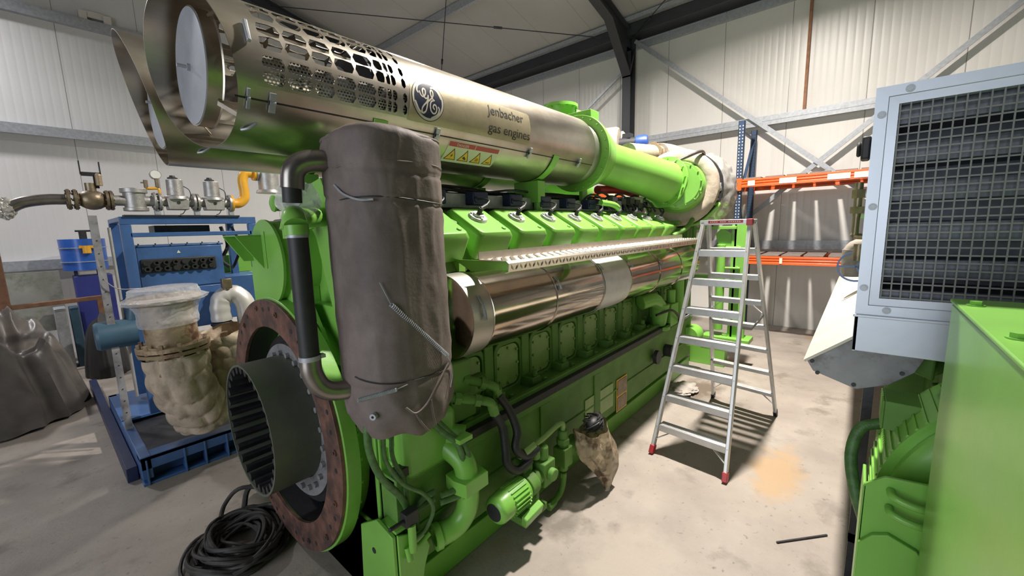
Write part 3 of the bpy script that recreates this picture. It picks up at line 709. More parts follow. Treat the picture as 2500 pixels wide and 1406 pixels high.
# green painted hoses and small fittings
hs = [[(.86, 1.60, 1.16), (.855, 1.60, 1.0), (.90, 1.60, .84), (1.0, 1.61, .68), (1.05, 1.63, .55), (1.04, 1.66, .42)],
      [(.96, 1.60, 1.13), (.93, 1.60, 1.02), (.93, 1.59, .90), (1.00, 1.58, .76), (1.10, 1.56, .66), (1.145, 1.55, .56), (1.10, 1.56, .47), (1.03, 1.58, .44)],
      [(1.12, 1.62, 1.10), (1.24, 1.58, .93), (1.32, 1.54, .83), (1.335, 1.52, .68), (1.29, 1.53, .60), (1.20, 1.55, .60)],
      [(1.16, 1.62, 1.08), (1.29, 1.57, .90), (1.36, 1.53, .80), (1.365, 1.51, .66), (1.31, 1.52, .565), (1.19, 1.55, .565)],
      [(1.20, 1.60, .60), (1.12, 1.62, .58), (1.10, 1.64, .48), (1.12, 1.66, .34)], [(1.19, 1.60, .565), (1.09, 1.62, .54), (1.07, 1.64, .44), (1.09, 1.66, .32)],
      [(1.0, 1.62, 1.1), (.98, 1.62, .9), (1.04, 1.63, .74), (1.05, 1.63, .60)]]
for k, q in enumerate(hs): ep(MB().tube(q, .017 if k not in (1, 6) else .011, 10, 7), 'painted_hose', HOSE)
mb = MB().cyl((1.02, 1.56, .54), (1.02, 1.56, .40), .020).tube([(1.02, 1.56, .42), (1.06, 1.56, .41), (1.12, 1.56, .43)], .012, 8, 4).cyl((1.0, 1.58, .42), (1.0, 1.56, .36), .015); ep(mb, 'small_valve', GREEN)
mb = MB().box((.985, 1.55, .54), (1.06, 1.60, .61)).cyl((.985, 1.57, .575), (.90, 1.56, .585), .010); ep(mb, 'black_sensor', BLACK, bevel=.004)
for z in (.86, .55): ep(MB().box((1.30, 1.50, z-.012), (1.39, 1.55, z+.012)), 'hose_clip', GREEN)
# prelube pump and electric motor
mo = MB().lathe([(0, 0), (0, .055), (.012, .075), (.03, .082), (.10, .084), (.26, .084), (.26, .05), (.28, .05), (.28, 0)], (1.50, 1.47, .36), (1, .02, .02), 32)
for k in range(24):
    a = 2*PI*k/24; d = Vector((0, math.cos(a), math.sin(a))); c = Vector((1.66, 1.47, .36)); mo.beam(c+d*.084-Vector((.055, 0, 0)), c+d*.084+Vector((.08, 0, 0)), .006, .016, d)
mot = ep(mo, 'prelube_motor', GREEN)
MB().lathe([(0, 0), (0, .052), (.002, .052), (.002, 0)], (1.497, 1.47, .36), (1, .02, .02), 24).build('fan_grille', BLACK, mot)
MB().box((-.075, -.02, -.05), (.075, .025, .05), Matrix.Translation((1.745, 1.385, .245)) @ Matrix.Rotation(R(25), 4, 'X') @ Matrix.Rotation(R(-20), 4, 'Y')).build('terminal_box', GREEN, mot, bevel=.008)
pm = MB().cyl((1.78, 1.475, .365), (1.86, 1.475, .37), .075).cyl((1.86, 1.475, .37), (1.93, 1.475, .37), .05).box((1.92, 1.42, .30), (2.04, 1.53, .46)).cyl((1.98, 1.475, .46), (1.98, 1.475, .55), .035)
pm.cyl((1.98, 1.42, .38), (1.98, 1.38, .38), .04).box((1.80, 1.48, .43), (1.88, 1.56, .52)).cyl((1.90, 1.475, .50), (1.90, 1.475, .56), .03)
pm.box((1.76, 1.46, .10), (2.0, 1.64, .15)).box((1.86, 1.44, .15), (1.89, 1.62, .30))
ep(pm, 'prelube_pump', GREEND, bevel=.008)
vm = MB().box((2.20, 1.45, .28), (2.30, 1.55, .42)).cyl((2.25, 1.50, .24), (2.25, 1.50, .54), .035).cyl((2.25, 1.50, .44), (2.25, 1.50, .48), .05, .05, 6).cyl((2.30, 1.50, .36), (2.44, 1.52, .38), .05).cyl((2.25, 1.50, .22), (2.25, 1.50, .18), .028, .028, 6)
vm.tube([(2.25, 1.50, .22), (2.25, 1.50, .15), (2.21, 1.50, .08), (2.12, 1.50, .055)], .022, 12, 5).cyl((2.14, 1.50, .06), (2.06, 1.50, .05), .03, .03, 6)
ep(vm, 'control_valve', GREEND, bevel=.006)
ep(MB().tube([(1.76, 1.49, .57), (1.86, 1.49, .58), (2.0, 1.49, .585), (2.18, 1.50, .60), (2.25, 1.50, .585), (2.25, 1.50, .53)], .018, 12, 6).cyl((1.80, 1.49, .575), (1.90, 1.49, .582), .032, .032, 6), 'feed_pipe', GREENF)
# foot bracket at the front corner
mb = MB()
bx = .935
mb.prism([(2.40, .03), (1.93, .03), (1.93, .27), (1.90, .43), (1.74, .53), (1.60, .50), (1.60, .03)], 'x', bx, bx+.02)
mb.prism([(.956, .505), (1.10, .44), (1.14, .34), (1.10, .24), (1.06, .031), (.956, .031)], 'y', 1.585, 1.60)
mb.box((.956, 1.601, .50), (1.05, 1.74, .515)).box((.936, 1.586, 0), (1.25, 2.0, .029))
ep(mb, 'mounting_foot', GREEN, bevel=.004)
mb = MB()
for (a, b) in ((1.78, .34), (1.72, .20)): mb.cyl((bx-.001, a, b), (bx-.003, a, b), .016, .016, 12)
mb.cyl((1.03, 1.583, .20), (1.03, 1.581, .20), .02)
split(mb, 'foot_bolt_hole', BLACK, eng)
# regulators at the far right end of the crankcase
mb = MB().tube([(4.25, 1.80, 1.10), (4.40, 1.72, 1.12), (4.55, 1.70, 1.02)], .08, 18, 5).cyl((4.55, 1.70, 1.05), (4.55, 1.70, .80), .11, .07).cyl((4.55, 1.70, .80), (4.55, 1.70, .76), .12)
ep(mb, 'pressure_regulator', GREEN, bevel=.008)
ep(MB().box((4.70, 1.62, .76), (4.95, 1.9, 1.02)).cyl((4.85, 1.68, 1.02), (4.85, 1.68, 1.18), .05), 'oil_filter_box', GREEN, bevel=.008)
ep(MB().cyl((5.15, 1.70, .78), (5.15, 1.70, 1.38), .07), 'riser_pipe', GREEN); ep(MB().cyl((5.35, 1.62, .5), (5.6, 1.62, .5), .12), 'end_cover', GREEN)
ep(MB().tube([(4.35, 1.66, .96), (4.6, 1.58, .98), (4.85, 1.58, .86), (5.1, 1.62, .72)], .014, 8, 6), 'impulse_hose', BLACK)
ep(MB().cyl((4.25, 1.62, .52), (4.25, 1.58, .52), .075).cyl((4.25, 1.60, .52), (4.25, 1.66, .52), .02), 'round_knob', BLACK); ep(MB().cyl((4.62, 1.65, .50), (4.62, 1.56, .50), .07), 'round_knob', BLACK)

# ---- silencers
RM, ZM = .3125, 2.656
def onm(x, th, o=0., yc=2.22, r=RM): a = R(th); return Vector((x, yc+(r+o)*math.cos(a), ZM+(r+o)*math.sin(a)))
def slotcell(mb, x0, x1, t0, t1, hx0, hx1, ht0, ht1, yc, r, ex=3.2, N=28, xf=None):
    """rectangular patch of cylinder with a rounded hole"""
    cx, ct = (hx0+hx1)/2, (ht0+ht1)/2; ax, at_ = (hx1-hx0)/2, (ht1-ht0)/2
    angs = sorted(set([2*PI*k/N for k in range(N)]+[math.atan2(tt-ct, xx-cx) % (2*PI) for xx in (x0, x1) for tt in (t0, t1)]))
    # work in angle param scaled so the aspect is sensible
    out, inn = [], []
    for a in angs:
        c, s_ = math.cos(a), math.sin(a)
        # outer: ray to rectangle in (x, th) space
        k = min([(x1-cx)/c if c > 1e-9 else 1e9, (x0-cx)/c if c < -1e-9 else 1e9, (t1-ct)/s_ if s_ > 1e-9 else 1e9, (t0-ct)/s_ if s_ < -1e-9 else 1e9])
        out.append((cx+c*k, ct+s_*k))
        ca, sa = c/ax, s_/at_; q = (abs(ca)**ex+abs(sa)**ex)**(-1/ex); inn.append((cx+c*q, ct+s_*q))
    f = (lambda p: onm(p[0], p[1], 0, yc, r)) if xf is None else xf
    A = [mb.bm.verts.new(f(p)) for p in out]; B = [mb.bm.verts.new(f(p)) for p in inn]
    n = len(A)
    for i in range(n): mb.bm.faces.new((A[i], A[(i+1) % n], B[(i+1) % n], B[i]))
SL = [(.700, .790), (.798, .902), (.909, 1.004), (1.012, 1.110), (1.117, 1.218), (1.226, 1.276), (1.283, 1.307), (1.314, 1.340), (1.376, 1.401)]
def patch(mb, x0, x1, t0, t1, yc, r, nx=1):
    nt = max(1, int(round(abs(t1-t0)/5)))
    for i in range(nx):
        for j in range(nt):
            a, b = x0+(x1-x0)*i/nx, x0+(x1-x0)*(i+1)/nx; c, d = t0+(t1-t0)*j/nt, t0+(t1-t0)*(j+1)/nt
            mb.bm.faces.new([mb.bm.verts.new(onm(*q, 0, yc, r)) for q in ((a, c), (b, c), (b, d), (a, d))])
def silencer(yc, s, label):
    """s = -1 near bank (cut opens towards -y), +1 far bank"""
    mb = MB()
    def cut(th):
        a = R(th)
        if s < 0: return .525-.070*math.cos(a)-.055*math.sin(a)
        return .465+.03*math.cos(a)-.075*math.sin(a)
    # nose band from the slanted cut to the slot field
    nt = 96; ra = []; rb = []
    for k in range(nt):
        th = 360*k/nt; ra.append(mb.bm.verts.new(onm(cut(th), th, 0, yc))); rb.append(mb.bm.verts.new(onm(.68, th, 0, yc)))
    for k in range(nt): mb.bm.faces.new((ra[k], ra[(k+1) % nt], rb[(k+1) % nt], rb[k]))
    # slot field
    xb = [.68]+[(SL[i][1]+SL[i+1][0])/2 for i in range(8)]+[1.42]
    t = 174.3
    for pr_ in range(6):                                           # pairs of slot rows up and over the top
        b0 = 150-26.3*pr_
        for (t0, t1, h0, h1) in ((b0-1.95, b0+11.25, b0+.2, b0+10.9), (b0+11.25, b0+24.35, b0+11.6, b0+22.4)):
            for i, (a, b) in enumerate(SL): slotcell(mb, xb[i], xb[i+1], t0, t1, a, b, h0, h1, yc, RM, 4.0)
    for (t0, t1, h0, h1) in ((174.35, 186.3, 176.4, 186.0), (186.3, 199, 186.7, 196.5)):
        for i, (a, b) in enumerate(SL): slotcell(mb, xb[i], xb[i+1], t0, t1, a, b, h0, h1, yc, RM, 4.5)
    patch(mb, .68, 1.42, 199, 376.55, yc, RM)
    # plain rear shell
    xe = 3.46; r0 = []; seg = 96
    mb.lathe([(0, RM), (xe-1.42-.03, RM), (xe-1.42, RM-.012), (xe-1.42, RM-.09)], (1.42, yc, ZM), (1, 0, 0), seg)
    bmesh.ops.remove_doubles(mb.bm, verts=mb.bm.verts[:], dist=.0012)
    sil = mb.build('silencer', STEEL, eng, solid=.0035, label=label)
    # dark core
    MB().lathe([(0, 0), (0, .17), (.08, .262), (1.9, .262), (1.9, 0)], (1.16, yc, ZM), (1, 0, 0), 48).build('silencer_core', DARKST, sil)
    # blank plate with bolt, tail pipe
    x = .53
    d = MB().lathe([(0, 0), (0, .226), (.010, .228), (.010, 0)], (x, yc, ZM+.004), (1, 0, 0), 64).build('blanking_plate', DISC, sil)
    MB().cyl((x+.001, yc, ZM+.004), (x-.045, yc, ZM+.004), .007).cyl((x, yc, ZM+.004), (x-.012, yc, ZM+.004), .014, .014, 6).build('centre_bolt', GALV, d)
    MB().lathe([(0, .232), (.05, .232), (.055, .238), (.055, .226), (0, .226)], (x+.004, yc, ZM+.004), (1, 0, 0), 64, close=True).build('tail_ring', STEEL, sil)
    st = MB()
    for k in range(4):
        a = R(45+90*k); c1 = Vector((x+.04, yc+.232*math.cos(a), ZM+.232*math.sin(a))); c2 = Vector((x+.10, yc+.305*math.cos(a), ZM+.305*math.sin(a))); st.beam(c1, c2, .02, .004, (1, 0, 0)); st.beam(c1, c1+Vector((.62, 0, 0)), .03, .004, (0, math.cos(a), math.sin(a)))
    st.build('stay_strip', STEEL, sil)
    # expanded mesh band behind the lower slots (both sides)
    for c0 in (180,):
        hm = MB(); p = .0155; rh = RM-.012; nx = int(.74/p); dt = math.degrees(p*.866/rh); t_ = 173.5 if c0 else 341
        nrow = int(26/dt)
        for j in range(nrow+1):
            for i in range(nx):
                hx = .685+(i+.5*(j % 2))*p; ht = t_+j*dt
                slotcell(hm, hx-p/2, hx+p/2, ht-dt/2, ht+dt/2, hx-p*.40, hx+p*.40, ht-dt*.44, ht+dt*.44, yc, rh, 2.2, 6)
        hm.build('mesh_screen', STEELM, sil, solid=.0015)
    # latches and seam rail
    for th in (209,) if s < 0 else (209,):
        sm = MB(); nn = 4
        for i in range(1):
            pts = [onm(x_, th, .0015, yc) for x_ in (.60, 1.5, 2.5, 3.44)]; sm.tube(pts, .004, 6, 1)
        sm.build('seam_rail', DARKST, sil)
        for x_ in (.645, .735, 1.62, 2.50, 3.20):
            lt = MB(); a = R(th); nrm = Vector((0, math.cos(a), math.sin(a))); tn = Vector((0, math.sin(a), -math.cos(a)))*-1
            c = onm(x_, th, .012, yc); wd = .012 if x_ == .645 else .024
            lt.beam(c-tn*.04, c+tn*.04, wd, .010, nrm); lt.cyl(c-Vector((wd/2, 0, 0))+tn*.0, c+Vector((wd/2, 0, 0)), .010, .010, 10)
            lt.build('spring_latch', GALV, sil)
    hk = MB(); a_ = R(163); nrm = Vector((0, math.cos(a_), math.sin(a_))); tn = Vector((0, math.sin(a_), -math.cos(a_)))
    c = onm(.658, 163, .012, yc); hk.beam(c-tn*.045, c+tn*.045, .016, .018, nrm); hk.build('lifting_hook', GALV, sil, bevel=.004)
    hk = MB(); hk.tube([onm(.64, 236, .002, yc), onm(.66, 232, .012, yc), onm(.69, 228, .002, yc)], .006, 8, 5); hk.build('lower_hook', GALV, sil)
    return sil
sn = silencer(2.22, -1, 'near stainless silencer with logo and slotted front')
sf = silencer(2.92, 1, 'far stainless silencer')
# decals on the near silencer
def onflat(u, v, x0=0, th0=180, o=.003, r=RM): return onm(x0+u, th0-math.degrees(v/r), o)
def decal(mb, poly, o, th0=180, x0=0, step=.02):
    """2D polygon (u,v) -> curved patch"""
    bm = bmesh.new(); vs = [bm.verts.new((p[0], p[1], 0)) for p in poly]; bm.faces.new(vs)
    lo, hi = min(p[1] for p in poly), max(p[1] for p in poly); v = lo+step
    while v < hi-1e-4:
        g = bm.verts[:]+bm.edges[:]+bm.faces[:]; bmesh.ops.bisect_plane(bm, geom=g, plane_co=(0, v, 0), plane_no=(0, 1, 0)); v += step
    bmesh.ops.triangulate(bm, faces=bm.faces[:])
    for q in bm.verts: q.co = onflat(q.co.x, q.co.y, x0, th0, o)
    me = bpy.data.meshes.new('t'); bm.to_mesh(me); bm.free(); mb.bm.from_mesh(me); bpy.data.meshes.remove(me)
def stroke(mb, pts, wd, o, x0, th0, sm=8, taper=False):
    P = smooth([(p[0], p[1], 0) for p in pts], sm); n = len(P); L = []
    for i in range(n):
        t = (P[min(i+1, n-1)]-P[max(0, i-1)]).normalized(); nn = Vector((-t.y, t.x, 0)); wv = wd*(1 if not taper else min(1, .35+i/n*2))
        L.append((P[i]+nn*wv/2, P[i]-nn*wv/2))
    V = [[mb.bm.verts.new(onflat(q.x, q.y, x0, th0, o)) for q in pr] for pr in L]
    for a, b in zip(V, V[1:]): mb.bm.faces.new((a[0], a[1], b[1], b[0]))
    for k in (0, n-1):
        c = P[k]; mb.bm.faces.new([mb.bm.verts.new(onflat(c.x+wd/2*math.cos(2*PI*i/10), c.y+wd/2*math.sin(2*PI*i/10), x0, th0, o)) for i in range(10)])
def disc_poly(r, n=48, cx=0, cy=0): return [(cx+r*math.cos(2*PI*k/n), cy+r*math.sin(2*PI*k/n)) for k in range(n)]
LX, LT = 1.543, 177
mb = MB(); decal(mb, [(-.138, -.127), (.931, -.127), (.931, .085), (.915, .098), (.50, .103), (.45, .106), (-.11, .106)], .0025, LT, LX); film = mb.build('yellowed_film', STICK, sn, label='peeling yellowed sticker film')
mb = MB(); decal(mb, disc_poly(.112), .0032, LT, LX); mb.build('logo_outline', NAVY, sn)
mb = MB(); decal(mb, disc_poly(.108), .0038, LT, LX); mb.build('logo_rim', SILV, sn)
mb = MB(); decal(mb, disc_poly(.095), .0044, LT, LX); mb.build('logo_disc', NAVY, sn, label='round navy emblem disc')
mb = MB(); o_ = .005
for k in range(4):
    a0 = R(90*k+62)
    stroke(mb, [(.094*math.cos(a0-R(48)), .094*math.sin(a0-R(48))), (.092*math.cos(a0-R(20)), .092*math.sin(a0-R(20))), (.084*math.cos(a0), .084*math.sin(a0)), (.074*math.cos(a0+R(6)), .074*math.sin(a0+R(6)))], .010, o_, LX, LT)
g1 = [(-.058, .034), (-.050, .016), (-.036, .010), (-.020, .026), (-.016, .048), (-.026, .056), (-.036, .044), (-.034, .018), (-.020, .004), (-.004, .012), (.000, .026), (-.002, .004), (-.010, -.014)]
g2 = [(-.002, .006), (-.016, -.016), (-.034, -.034), (-.046, -.052), (-.046, -.070), (-.034, -.074), (-.020, -.060), (-.012, -.034), (-.006, -.012), (.010, .002), (.026, .016), (.036, .036), (.034, .054), (.024, .056), (.018, .042), (.022, .020), (.032, .008), (.040, .004)]
g3 = [(.034, .002), (.018, -.006), (.010, -.026), (.014, -.052), (.032, -.066), (.050, -.058), (.056, -.036), (.048, -.020), (.036, -.020), (.030, -.034), (.038, -.042)]
for g in (g1, g2, g3): stroke(mb, g, .0085, o_+.0004*(g is g2), LX, LT, 6)
mb.build('logo_monogram', SILV, sn, label='silver curled script monogram')
def text_mesh(txt, size, narrow=1.):
    cu = bpy.data.curves.new('txt', 'FONT'); cu.body = txt; cu.size = size; cu.resolution_u = 4
    ob = bpy.data.objects.new('txt', cu); C.objects.link(ob); dg = bpy.context.evaluated_depsgraph_get(); dg.update()
    me = bpy.data.meshes.new_from_object(ob.evaluated_get(dg)); bpy.data.objects.remove(ob); bpy.data.curves.remove(cu)
    bm = bmesh.new(); bm.from_mesh(me); bpy.data.meshes.remove(me)
    xs = [v.co.x for v in bm.verts]; x0_ = min(xs); 
    for v in bm.verts: v.co.x = (v.co.x-x0_)*narrow
    return bm, (max(xs)-x0_)*narrow
def curved_text(txt, width, size, x, v, th0, o, name, m, parent):
    bm, wd = text_mesh(txt, size); k = width/wd
    bmesh.ops.triangulate(bm, faces=bm.faces[:])
    for q in bm.verts: q.co = onflat(q.co.x*k, q.co.y+v, x, th0, o)
    me = bpy.data.meshes.new(name); bm.to_mesh(me); bm.free(); me.materials.append(m); ob = bpy.data.objects.new(name, me); C.objects.link(ob); setpar(ob, parent); return ob
curved_text('Jenbacher', .37, .085, 2.025, 0, 173.6, .0045, 'lettering', INK, sn)
curved_text('gas engines', .435, .085, 2.03, 0, 193.6, .0045, 'lettering', INK, sn)
# danger label
DT, DX = 225.75, 1.730
mb = MB(); decal(mb, [(0, -.077), (.458, -.077), (.458, .077), (0, .077)], .0028, DT, DX); dl = mb.build('warning_label', LABW, sn, label='red and white danger label with four yellow triangles')
for (a, b) in ((.006, .226), (.232, .452)): mb = MB(); decal(mb, [(a, .042), (b, .042), (b, .072), (a, .072)], .0036, DT, DX); mb.build('red_header', LABR, dl)
curved_text('DANGER', .10, .024, DX+.07, .048, DT, .0044, 'header_lettering', LABW, dl)
for k in range(4):
    cx = .062+.112*k
    mb = MB(); decal(mb, [(cx-.049, -.055), (cx+.049, -.055), (cx, .033)], .0036, DT, DX); mb.build('triangle_border', INK, dl)
    mb = MB(); decal(mb, [(cx-.039, -.049), (cx+.039, -.049), (cx, .021)], .0042, DT, DX); mb.build('warning_triangle', LABY, dl)
    mb = MB()
    if k == 0: decal(mb, [(cx+.007, .0), (cx-.009, -.023), (cx, -.023), (cx-.005, -.044), (cx+.010, -.017), (cx+.001, -.017)], .005, DT, DX)
    elif k == 1: decal(mb, disc_poly(.010, 10, cx-.004, -.026), .005, DT, DX); decal(mb, disc_poly(.008, 10, cx+.009, -.034), .0052, DT, DX)
    elif k == 2:
        for q in (-.009, 0, .009): decal(mb, [(cx+q-.002, -.040), (cx+q+.002, -.040), (cx+q+.003, -.014), (cx+q-.001, -.014)], .005, DT, DX)
    else: decal(mb, [(cx-.018, -.040), (cx+.018, -.040), (cx+.018, -.034), (cx-.018, -.034)], .005, DT, DX)
    mb.build('pictogram', INK, dl)
# silencer cradles
for x in (1.25, 2.85):
    mb = MB()
    for s, yc in ((-1, 2.22), (1, 2.92)):
        n = 22; V = []
        t0, t1 = (205, 320) if s < 0 else (220, 335)
        for k in range(n+1):
            th = t0+(t1-t0)*k/n; V.append([mb.bm.verts.new(onm(x+dx, th, o, yc)) for dx, o in ((-.04, .004), (.04, .004), (.04, .012), (-.04, .012))])
        for A, B in zip(V, V[1:]):
            for q in range(4): mb.bm.faces.new((A[q], A[(q+1) % 4], B[(q+1) % 4], B[q]))
        mb.box((x-.05, yc-.13, 2.16), (x+.05, yc+.13, 2.338)); mb.cyl((x, yc-.09, 2.0), (x, yc-.09, 2.18), .035); mb.cyl((x, yc+.09, 2.0), (x, yc+.09, 2.18), .035)
    ep(mb, 'silencer_cradle', GREEN, bevel=.003)

# ---- rear ducting and turbochargers
for s, yc in ((-1, 2.22), (1, 2.92)):
    ep(MB().lathe([(0, .25), (0, .285), (.14, .285), (.14, .25)], (3.46, yc, ZM), (1, 0, 0), 64, close=True), 'outlet_collar', STEELM)
    mb = MB().ring((3.60, yc, ZM), (3.63, yc, ZM), .24, .365, 64).ring((3.65, yc, ZM), (3.68, yc, ZM), .24, .355, 64)
    mb.lathe([(0, .31), (.10, .315), (.22, .29), (.30, .235), (.30, .0)], (3.68, yc, ZM), (1, 0, 0), 56)
    for k in range(24):
        a = 2*PI*k/24; mb.cyl((3.59, yc+.335*math.cos(a), ZM+.335*math.sin(a)), (3.70, yc+.335*math.cos(a), ZM+.335*math.sin(a)), .010, .010, 6)
    mb.box((3.62, yc-.16, ZM+.30), (3.78, yc+.16, ZM+.40)); mb.prism([(yc-.02, ZM-.30), (yc+.02, ZM-.30), (yc+.02, 2.08), (yc-.02, 2.08)], 'x', 3.70, 3.80)
    ep(mb, 'outlet_flange', GREEN, bevel=.004)
tb = MB(); tb.tube([(3.80, 2.20, 2.63), (4.3, 2.10, 2.58), (4.9, 1.99, 2.51), (5.22, 1.93, 2.46)], .215, 40, 6, rf=lambda t: 1+.22*t*t)
dc_ = Vector((5.20, 1.935, 2.462)); da_ = Vector((-.95, .22, .14)).normalized(); tb.ring(dc_, dc_-da_*.025, .20, .315, 44); de1 = da_.orthogonal().normalized(); de2 = da_.cross(de1)
for k in range(14): p = dc_+(de1*math.cos(k*PI/7)+de2*math.sin(k*PI/7))*.288; tb.cyl(p, p+da_*.02, .012, .012, 6)
ep(tb, 'turbo_duct', GREEN, label='large smooth green duct sweeping to the turbocharger')
ep(MB().tube([(3.80, 2.94, 2.63), (4.6, 3.1, 2.52), (5.3, 3.2, 2.46)], .22, 32, 6), 'turbo_duct', GREEN)
# intake elbow with top flange
mb = MB().ring((3.88, 2.58, 3.205), (3.88, 2.58, 3.235), .02, .19, 40).cyl((3.88, 2.58, 3.02), (3.88, 2.58, 3.21), .15, .16, 32)
mb.tube([(3.90, 2.60, 3.10), (4.08, 2.52, 3.12), (4.22, 2.45, 3.04), (4.27, 2.40, 2.88), (4.24, 2.34, 2.66)], .105, 24, 6)
for k in range(12):
    a = 2*PI*k/12; mb.cyl((3.88+.172*math.cos(a), 2.58+.172*math.sin(a), 3.19), (3.88+.172*math.cos(a), 2.58+.172*math.sin(a), 3.20), .012, .012, 6)
mb.ring((4.235, 2.34, 2.74), (4.23, 2.33, 2.71), .10, .155, 28)
ep(mb, 'intake_elbow', GREEN)
tc_ = Vector((5.52, 1.86, 2.405))
axd = Vector((-1, -.33, .04)).normalized()
mb = MB().lathe([(.34, .0), (.34, .245), (.22, .255), (.20, .29), (.12, .30), (.10, .315), (.02, .34), (0, .36), (-.06, .34), (-.1, .0)], tc_, axd, 56)
mb.ring(tc_+axd*.30, tc_+axd*.33, .24, .275, 40)
e1 = axd.orthogonal().normalized(); e2 = axd.cross(e1)
for k in range(16):
    a = 2*PI*k/16; p = tc_+axd*.21+(e1*math.cos(a)+e2*math.sin(a))*.275; mb.cyl(p, p+axd*.03, .012, .012, 6)
for k in range(14):
    a = 2*PI*k/14; p = tc_+axd*.33+(e1*math.cos(a)+e2*math.sin(a))*.258; mb.cyl(p, p+axd*.02, .010, .010, 6)
ep(mb, 'compressor_inlet', GREEN, bevel=.003)
mb = MB()
n = 64; mm = 16; rr0, rr1 = .385, .105; V = []
for i in range(n):
    a = 2*PI*i/n; c = tc_-axd*.02+(e1*math.cos(a)+e2*math.sin(a))*rr0; rd_ = (e1*math.cos(a)+e2*math.sin(a))
    V.append([mb.bm.verts.new(c+(rd_*math.cos(2*PI*j/mm)+axd*math.sin(2*PI*j/mm))*(rr1+.012*noise.noise(Vector((a*3, j*.7, 1))))) for j in range(mm)])
for i in range(n):
    for j in range(mm): mb.bm.faces.new((V[i][j], V[(i+1) % n][j], V[(i+1) % n][(j+1) % mm], V[i][(j+1) % mm]))
ep(mb, 'insulated_volute', BEIGEC, label='cream padded ring round the turbocharger')
ep(MB().ring(tc_+axd*.045, tc_+axd*.065, .335, .352, 56), 'clamp_band', DARKST)
def blob(c, sc, amp, fr, sub=5, seed=0):
    mb = MB(); bmesh.ops.create_icosphere(mb.bm, subdivisions=sub, radius=1)
    for v in mb.bm.verts:
        d = v.co.normalized(); k = 1+amp*(noise.noise(d*fr+Vector((seed, 0, 0)))+.5*(1-2*abs(noise.noise(d*fr*2.3+Vector((0, seed, 0))))))
        v.co = Vector((c[0]+d.x*sc[0]*k, c[1]+d.y*sc[1]*k, c[2]+d.z*sc[2]*k))
    return mb
ep(blob((6.10, 1.80, 2.36), (.46, .48, .52), .08, 6, 5, 2), 'silver_wrap', SILVERW, ang=180, label='crumpled silver insulation wrap over the turbine')
ep(MB().lathe([(0, .30), (.02, .48), (.10, .50), (.12, .47), (.12, .3)], (5.64, 1.84, 2.40), -axd, 48), 'dark_gap_ring', DARKST)
mb = MB().tube([(4.95, 2.30, 2.84), (5.4, 2.28, 2.88), (5.62, 2.27, 2.90)], .115, 24, 5).tube([(5.85, 2.26, 2.92), (6.3, 2.22, 2.94), (6.8, 2.1, 2.86), (7.0, 2.0, 2.6)], .15, 24, 6)
ep(mb, 'padded_exhaust_pipe', BEIGEC)
mb = MB().lathe([(i*.012, .105 if i % 2 else .125) for i in range(13)], (5.66, 2.27, 2.90), (1, -.03, .06), 32)
for x in (5.62, 5.84): mb.ring((x, 2.27, 2.90), (x+.02, 2.27, 2.90), .10, .165, 6)
ep(mb, 'bellows', BRASSP)
ep(MB().tube([(4.95, 1.96, 2.58), (5.15, 1.85, 2.66), (5.4, 1.68, 2.78), (5.55, 1.60, 2.83), (5.66, 1.60, 2.80), (5.66, 1.62, 2.70)], .020, 10, 6), 'vent_pipe', GREYPIPE)
ep(MB().box((4.86, 2.0, 2.66), (5.66, 2.02, 2.75)), 'shield_strip', GREEN)
ep(MB().tube([(5.75, 1.66, 2.17), (5.75, 1.48, 2.19), (5.72, 1.42, 2.16), (5.70, 1.60, 1.98), (5.68, 1.75, 1.93), (5.66, 2.1, 1.94)], .022, 10, 5), 'grab_rail', GREEN)
mb = MB().tube([(5.3, 1.75, 1.96), (5.3, 2.4, 1.97)], .03, 10, 1).tube([(5.72, 1.70, 1.95), (5.72, 1.70, 1.3)], .025, 10, 1).box((5.45, 1.9, 1.6), (5.7, 3.2, 2.0)).box((5.62, 1.75, .2), (5.85, 3.4, 1.9))
mb.tube([(5.15, 1.78, 1.80), (5.35, 1.68, 1.90), (5.5, 1.66, 2.0)], .03, 10, 4)
ep(mb, 'rear_gear_case', GREEND, bevel=.01)
# green end post with hook plate behind the ladder
mb = MB().box((5.95, 1.10, .30), (6.0, 1.30, 1.98)).box((5.95, 1.24, .3), (6.10, 1.27, 1.95)).prism([(1.30, 1.80), (1.42, 1.88), (1.50, 1.80), (1.46, 1.66), (1.38, 1.60), (1.30, 1.62)], 'x', 5.96, 5.99)
mb.cyl((5.97, 1.42, .5), (5.97, 1.42, 1.66), .055).box((5.85, 1.02, .36), (6.15, 1.60, .42)).box((5.88, 1.3, 0), (6.05, 1.75, .36)).box((5.9, 1.24, 1.86), (6.05, 1.75, 1.90)).box((5.9, 1.35, 1.2), (6.05, 1.8, 1.24))
for z in (1.62, 1.35, 1.1, .9, .6): mb.cyl((5.93, 1.18, z), (5.93, 1.36, z), .016).cyl((5.92, 1.22, z), (5.96, 1.22, z), .026, .026, 6)
ep(mb, 'end_post', GREEN, bevel=.004)
